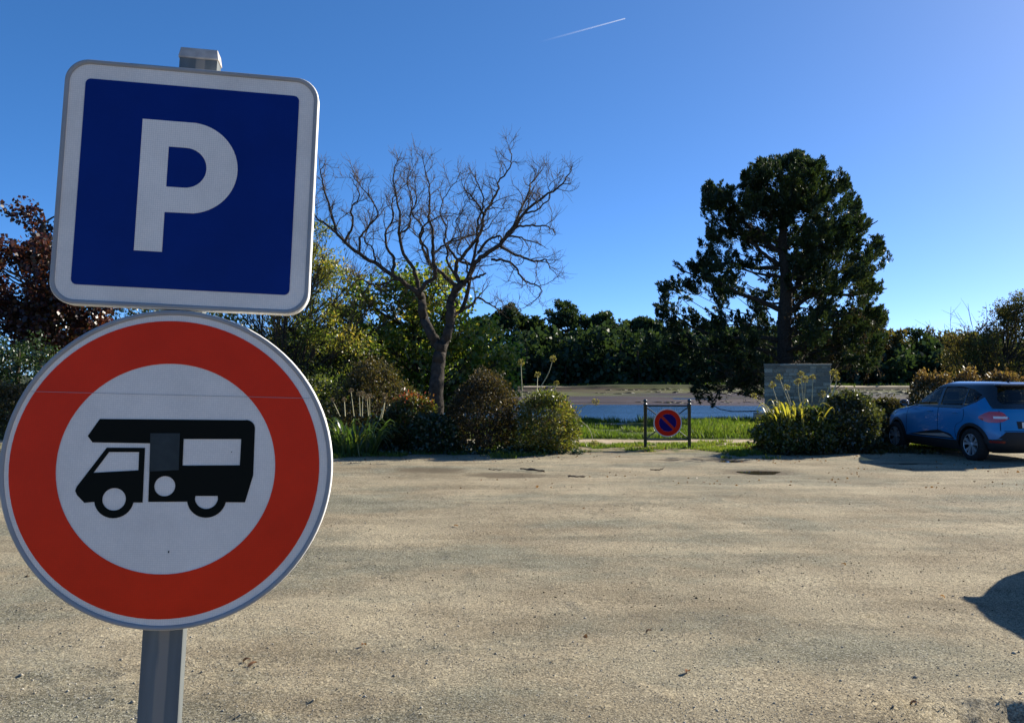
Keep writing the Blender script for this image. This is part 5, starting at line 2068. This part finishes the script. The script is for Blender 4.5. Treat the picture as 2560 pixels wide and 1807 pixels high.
grass('bank_grass', 'rough green grass on the bank behind the barrier', 150000, -6, 14, 22.7, 35.5, .05, .20,
      lambda x_, y_, dn: (dn > -.22) & ~((np.abs(x_ - sx(1775, 32.2)) < 1.5) & (np.abs(y_ - 32.2) < .5)) & ~((np.abs(x_ - sx(1535, 28.5)) < .8) & (np.abs(y_ - 28.5) < .48)), .35, 7)
grass('tall_grass_tufts', 'taller tufts of grass dotting the bank, coloured dark for hummock shade', 60000, -5, 13, 23.0, 35.5, .14, .34, lambda x_, y_, dn: fbm(x_ * 1.1, y_ * 1.1, oct=2, seed=47) > .30, .05, 37)  # dark tone paints the shadows lying among the hummocks
grass('verge_grass', 'thin patchy grass along the verge under barrier and shrubs', 90000, -6.5, 10.5, 17.2, 21.6, .03, .10,
      lambda x_, y_, dn: (dn + .5 * fbm(x_ * 3, y_ * 3, oct=2, seed=9) > .05 + .5 * (y_ > 20.9) + .30 * (y_ < 18.6 - 1.0 * (x_ < 1.0)) - .35 * (np.hypot((x_ - 3.7) / 1.3, (y_ - 19.2) / .5) < 1)), .45, 17)
grass('far_grass', 'short grass on the far bank, coloured dark for the shade of the wood', 22000, -60, 75, 141, 150, .2, .5, lambda x_, y_, dn: dn > .1, -.1, 27)  # low tone paints in the shade the wood throws on this grass

# ================================================================== SMALL DETAILS
rd_ = np.random.default_rng(606)


def stones(name, label, n, x0, x1, y0, y1, s0, s1, mat, seed):
    u = rd_.random(n)
    y_ = y0 + (y1 - y0) * u ** 1.5
    x_ = rd_.uniform(x0, x1, n) * (y_ / y1) + 0
    dn_ = fbm(x_ * .45, y_ * .9, oct=3, seed=seed)
    k = dn_ + rd_.normal(0, .22, n) > -.02
    x_, y_ = x_[k], y_[k]
    m_ = len(x_)
    z_ = terrain(x_, y_)
    s = rd_.uniform(s0, s1, m_) * (1 + 1.2 * (rd_.random(m_) < .04))
    oc_ = np.array([(1, 0, 0), (0, 1, 0), (-1, 0, 0), (0, -1, 0), (0, 0, .75), (0, 0, -.6)], float)
    V_ = oc_[None] * s[:, None, None] * rd_.uniform(.55, 1.15, (m_, 6, 1))
    th = rd_.uniform(0, 6.28, m_)
    c_, s_ = np.cos(th), np.sin(th)
    X = V_[:, :, 0] * c_[:, None] - V_[:, :, 1] * s_[:, None]
    Y = V_[:, :, 0] * s_[:, None] + V_[:, :, 1] * c_[:, None]
    V_ = np.stack([X + x_[:, None], Y + y_[:, None], V_[:, :, 2] + (z_ + s * .15)[:, None]], -1).reshape(-1, 3)
    f = np.array([(0, 1, 4), (1, 2, 4), (2, 3, 4), (3, 0, 4), (1, 0, 5), (2, 1, 5), (3, 2, 5), (0, 3, 5)])
    F_ = (f[None] + (np.arange(m_) * 6)[:, None, None]).reshape(-1, 3)
    a = np.repeat(rd_.random(m_), 8)
    tag(mesh_np(name, V_, F_, mat, attr=a), label, kind='stuff')


grit = leafmat('grit_stone', [(.15, .135, .10), (.23, .205, .15), (.30, .26, .19), (.44, .40, .32), (.20, .19, .16)], trans=.0, gloss=.03)
stones('gravel', 'loose grit and pebbles scattered over the car park', 52000, -9, 9, 3.5, 12, .0022, .0058, grit, 3)

soil = leafmat('soil_clod', [(.060, .045, .030), (.10, .075, .050), (.15, .115, .075)], trans=0, gloss=.01)
stones('soil_clods', 'dark crumbs of soil and bark strewn over the gravel', 2200, -11, 11, 6.0, 17.8, .0035, .0095, soil, 13)
stones('pebbles', 'scattered larger pale pebbles on the gravel', 1500, -9, 9, 3.6, 14, .004, .008, grit, 23)


def weed(n):
    x_ = rd_.uniform(-45, 75, n)
    row = rd_.integers(0, 4, n)
    y_ = np.array([63.0, 71.0, 112.0, 134.0])[row] + 5 * fbm(x_ * .06, row * 3.1, oct=3, seed=5) + rd_.normal(0, np.array([.5, 1.4, 4.0, 1.2])[row])
    k = fbm(x_ * .12, y_ * .1, oct=2, seed=6) > -.15
    x_, y_ = x_[k], y_[k]
    m_ = len(x_)
    s = rd_.uniform(.10, .38, m_) * (y_ / 90)
    z_ = terrain(x_, y_)
    oc_ = np.array([(1, 0, 0), (0, 1, 0), (-1, 0, 0), (0, -1, 0), (0, 0, .35), (0, 0, -.4)], float) * np.array([2.2, 1.0, 1.0])
    V_ = oc_[None] * s[:, None, None] * rd_.uniform(.5, 1.2, (m_, 6, 1)) + np.stack([x_, y_, z_], 1)[:, None, :]
    f = np.array([(0, 1, 4), (1, 2, 4), (2, 3, 4), (3, 0, 4), (1, 0, 5), (2, 1, 5), (3, 2, 5), (0, 3, 5)])
    F_ = (f[None] + (np.arange(m_) * 6)[:, None, None]).reshape(-1, 3)
    sw = leafmat('seaweed', [(.016, .014, .009), (.030, .026, .014), (.050, .050, .018)], trans=0, gloss=.04)
    tag(mesh_np('seaweed', V_.reshape(-1, 3), F_, sw, attr=np.repeat(rd_.random(m_), 8)), 'dark weed and stones stranded in lines on the mud', kind='stuff')


weed(1300)
brown = leafmat('dead_leaf', [(.10, .055, .028), (.20, .10, .045), (.30, .15, .07), (.065, .04, .024)], trans=.3, gloss=.05)
n_ = 2600
x_, y_ = rd_.uniform(-7, 11, n_), 21 - rd_.random(n_) ** 1.6 * 8.5
k = fbm(x_ * .7, y_ * .9, oct=3, seed=53) + .05 * (y_ - 15) > .05
x_, y_ = x_[k], y_[k]
ax = np.stack([rd_.normal(0, 1, len(x_)), rd_.normal(0, 1, len(x_)), rd_.normal(.12, .15, len(x_))], 1)
V_, F_ = kites(np.stack([x_, y_, terrain(x_, y_) + .008], 1), ax, rd_.uniform(.025, .06, len(x_)), .6, .25, rd_)
tag(mesh_np('leaf_litter', V_, F_, brown, attr=rd_.random(len(x_))), 'small dead leaves blown along the edge of the car park', kind='stuff')
LEAFPX = [(912, 1612, 'curled brown dead leaf nearest the sign post'), (622, 1648, 'dark dead leaf right of the post, larger of a pair'), (636, 1658, 'dark dead leaf right of the post, smaller of a pair'), (1463, 1592, 'small dark dead leaf in the middle of the car park'),
          (1620, 1580, 'dead leaf lying right of the middle'), (1716, 1680, 'dark dead leaf low right of centre'), (2350, 1490, 'dead leaf left of the near shadow tip'), (2280, 1752, 'dark clod-like leaf left of the wheel rut'), (1140, 1316, 'dead leaf on the grey gravel band'), (1460, 1272, 'pale curled leaf far out on the gravel'), (2105, 1412, 'dark crumb of leaf amid the tread prints')]
for i, (px, py, lab) in enumerate(LEAFPX):
    d = CAMZ * FPX / (py - 945)
    x_ = sx(px, d)
    z_ = float(terrain(x_, d))
    bm = bmesh.new()
    k = 9
    L_ = .032 + .012 * (i % 3)
    rows = []
    for j in range(5):
        t = j / 4
        w_ = .013 * math.sin(math.pi * (t * .85 + .1)) + .002
        cz = .009 * math.sin(math.pi * t) + .004
        rows.append([bm.verts.new((L_ * (t - .5), -w_, cz + .008)), bm.verts.new((L_ * (t - .5), 0, cz)), bm.verts.new((L_ * (t - .5), w_, cz + .006 + .004 * math.sin(i + t * 4)))])
    for j in range(4):
        for c_ in range(2):
            bm.faces.new([rows[j][c_], rows[j + 1][c_], rows[j + 1][c_ + 1], rows[j][c_ + 1]])
    o = obj_bm('dead_leaf', bm, brown, None, True)
    at = o.data.attributes.new('v', 'FLOAT', 'FACE')
    at.data.foreach_set('value', np.full(len(o.data.polygons), rd_.random(), np.float32))
    o.location = (x_, d, z_ + .004)
    o.rotation_euler = (rd_.normal(0, .25), rd_.normal(0, .25), rd_.uniform(0, 6.28))
    tag(o, lab, 'leaf', 'fallen leaves on the gravel')
for i, (px0, px1, py, r, lab) in enumerate(((1300, 1372, 1174, .032, 'rotten brown stick by the right-hand damp hollow'), (1420, 1462, 1190, .020, 'short brown stick right of the rotten one'), (1222, 1262, 1172, .012, 'thin twig between the two damp hollows'), (1625, 1665, 1176, .014, 'short dark twig in front of the barrier'))):
    d = CAMZ * FPX / (py - 945)
    a_, b_ = sx(px0, d), sx(px1, d)
    q = twisty((0, 0, 0), (1, rd_.normal(0, .2), 0), b_ - a_, 8, rd_, .35, 0)
    q[:, 2] = r * .6 + .025 * np.abs(fbm(np.arange(9) * .7 + i * 5, np.zeros(9), oct=2))
    pl = [(q, r * rd_.uniform(.35, 1.0, 9) * np.linspace(1, .5, 9))]
    for j in (2, 4, 6):
        pl.append((twisty(q[j], (1.0, rd_.normal(0, .8), .03), .12, 4, rd_, .3, 0), np.linspace(r * .4, r * .2, 5)))
    Vt, Ft = tubes(pl, 6)
    o = mesh_np('stick', Vt, Ft, plain('rotten_wood', (.075, .045, .028), rough=.9, noise_amt=.4, noise_scale=20), smooth=True)
    o.location = (a_, d, float(terrain(a_, d)))
    tag(o, lab, 'stick', 'sticks lying on the gravel')

# vapour trail
m, n, b = newmat('ice_trail')
n.nodes.remove(b)
out = n.nodes['Material Output']
tr_ = n.nodes.new('ShaderNodeBsdfTransparent')
df = n.nodes.new('ShaderNodeBsdfDiffuse')
df.inputs['Color'].default_value = (.9, .9, .9, 1)
tl_ = n.nodes.new('ShaderNodeBsdfTranslucent')
tl_.inputs['Color'].default_value = (.9, .9, .9, 1)
ms = n.nodes.new('ShaderNodeMixShader')
n.links.new(df.outputs[0], ms.inputs[1])
n.links.new(tl_.outputs[0], ms.inputs[2])
at = n.nodes.new('ShaderNodeAttribute')
at.attribute_name = 'v'
m2 = n.nodes.new('ShaderNodeMixShader')
n.links.new(at.outputs['Fac'], m2.inputs[0])
n.links.new(tr_.outputs[0], m2.inputs[1])
n.links.new(ms.outputs[0], m2.inputs[2])
n.links.new(m2.outputs[0], out.inputs['Surface'])
A = np.array(P(1340, 108, 21500))
B = np.array(P(1563, 47, 20500))
q = A + (B - A) * np.linspace(0, 1, 60)[:, None]
Vt, Ft = tubes([(q, np.linspace(30, 14, 60))], 8)
fa = np.repeat(np.linspace(.0, 1, 59) ** 1.6 * .19, 8)
o = mesh_np('vapour_trail', Vt - A, Ft, m, smooth=True, attr=fa)
o.location = tuple(A)
tag(o, 'thin white vapour trail high in the blue sky', 'vapour trail')
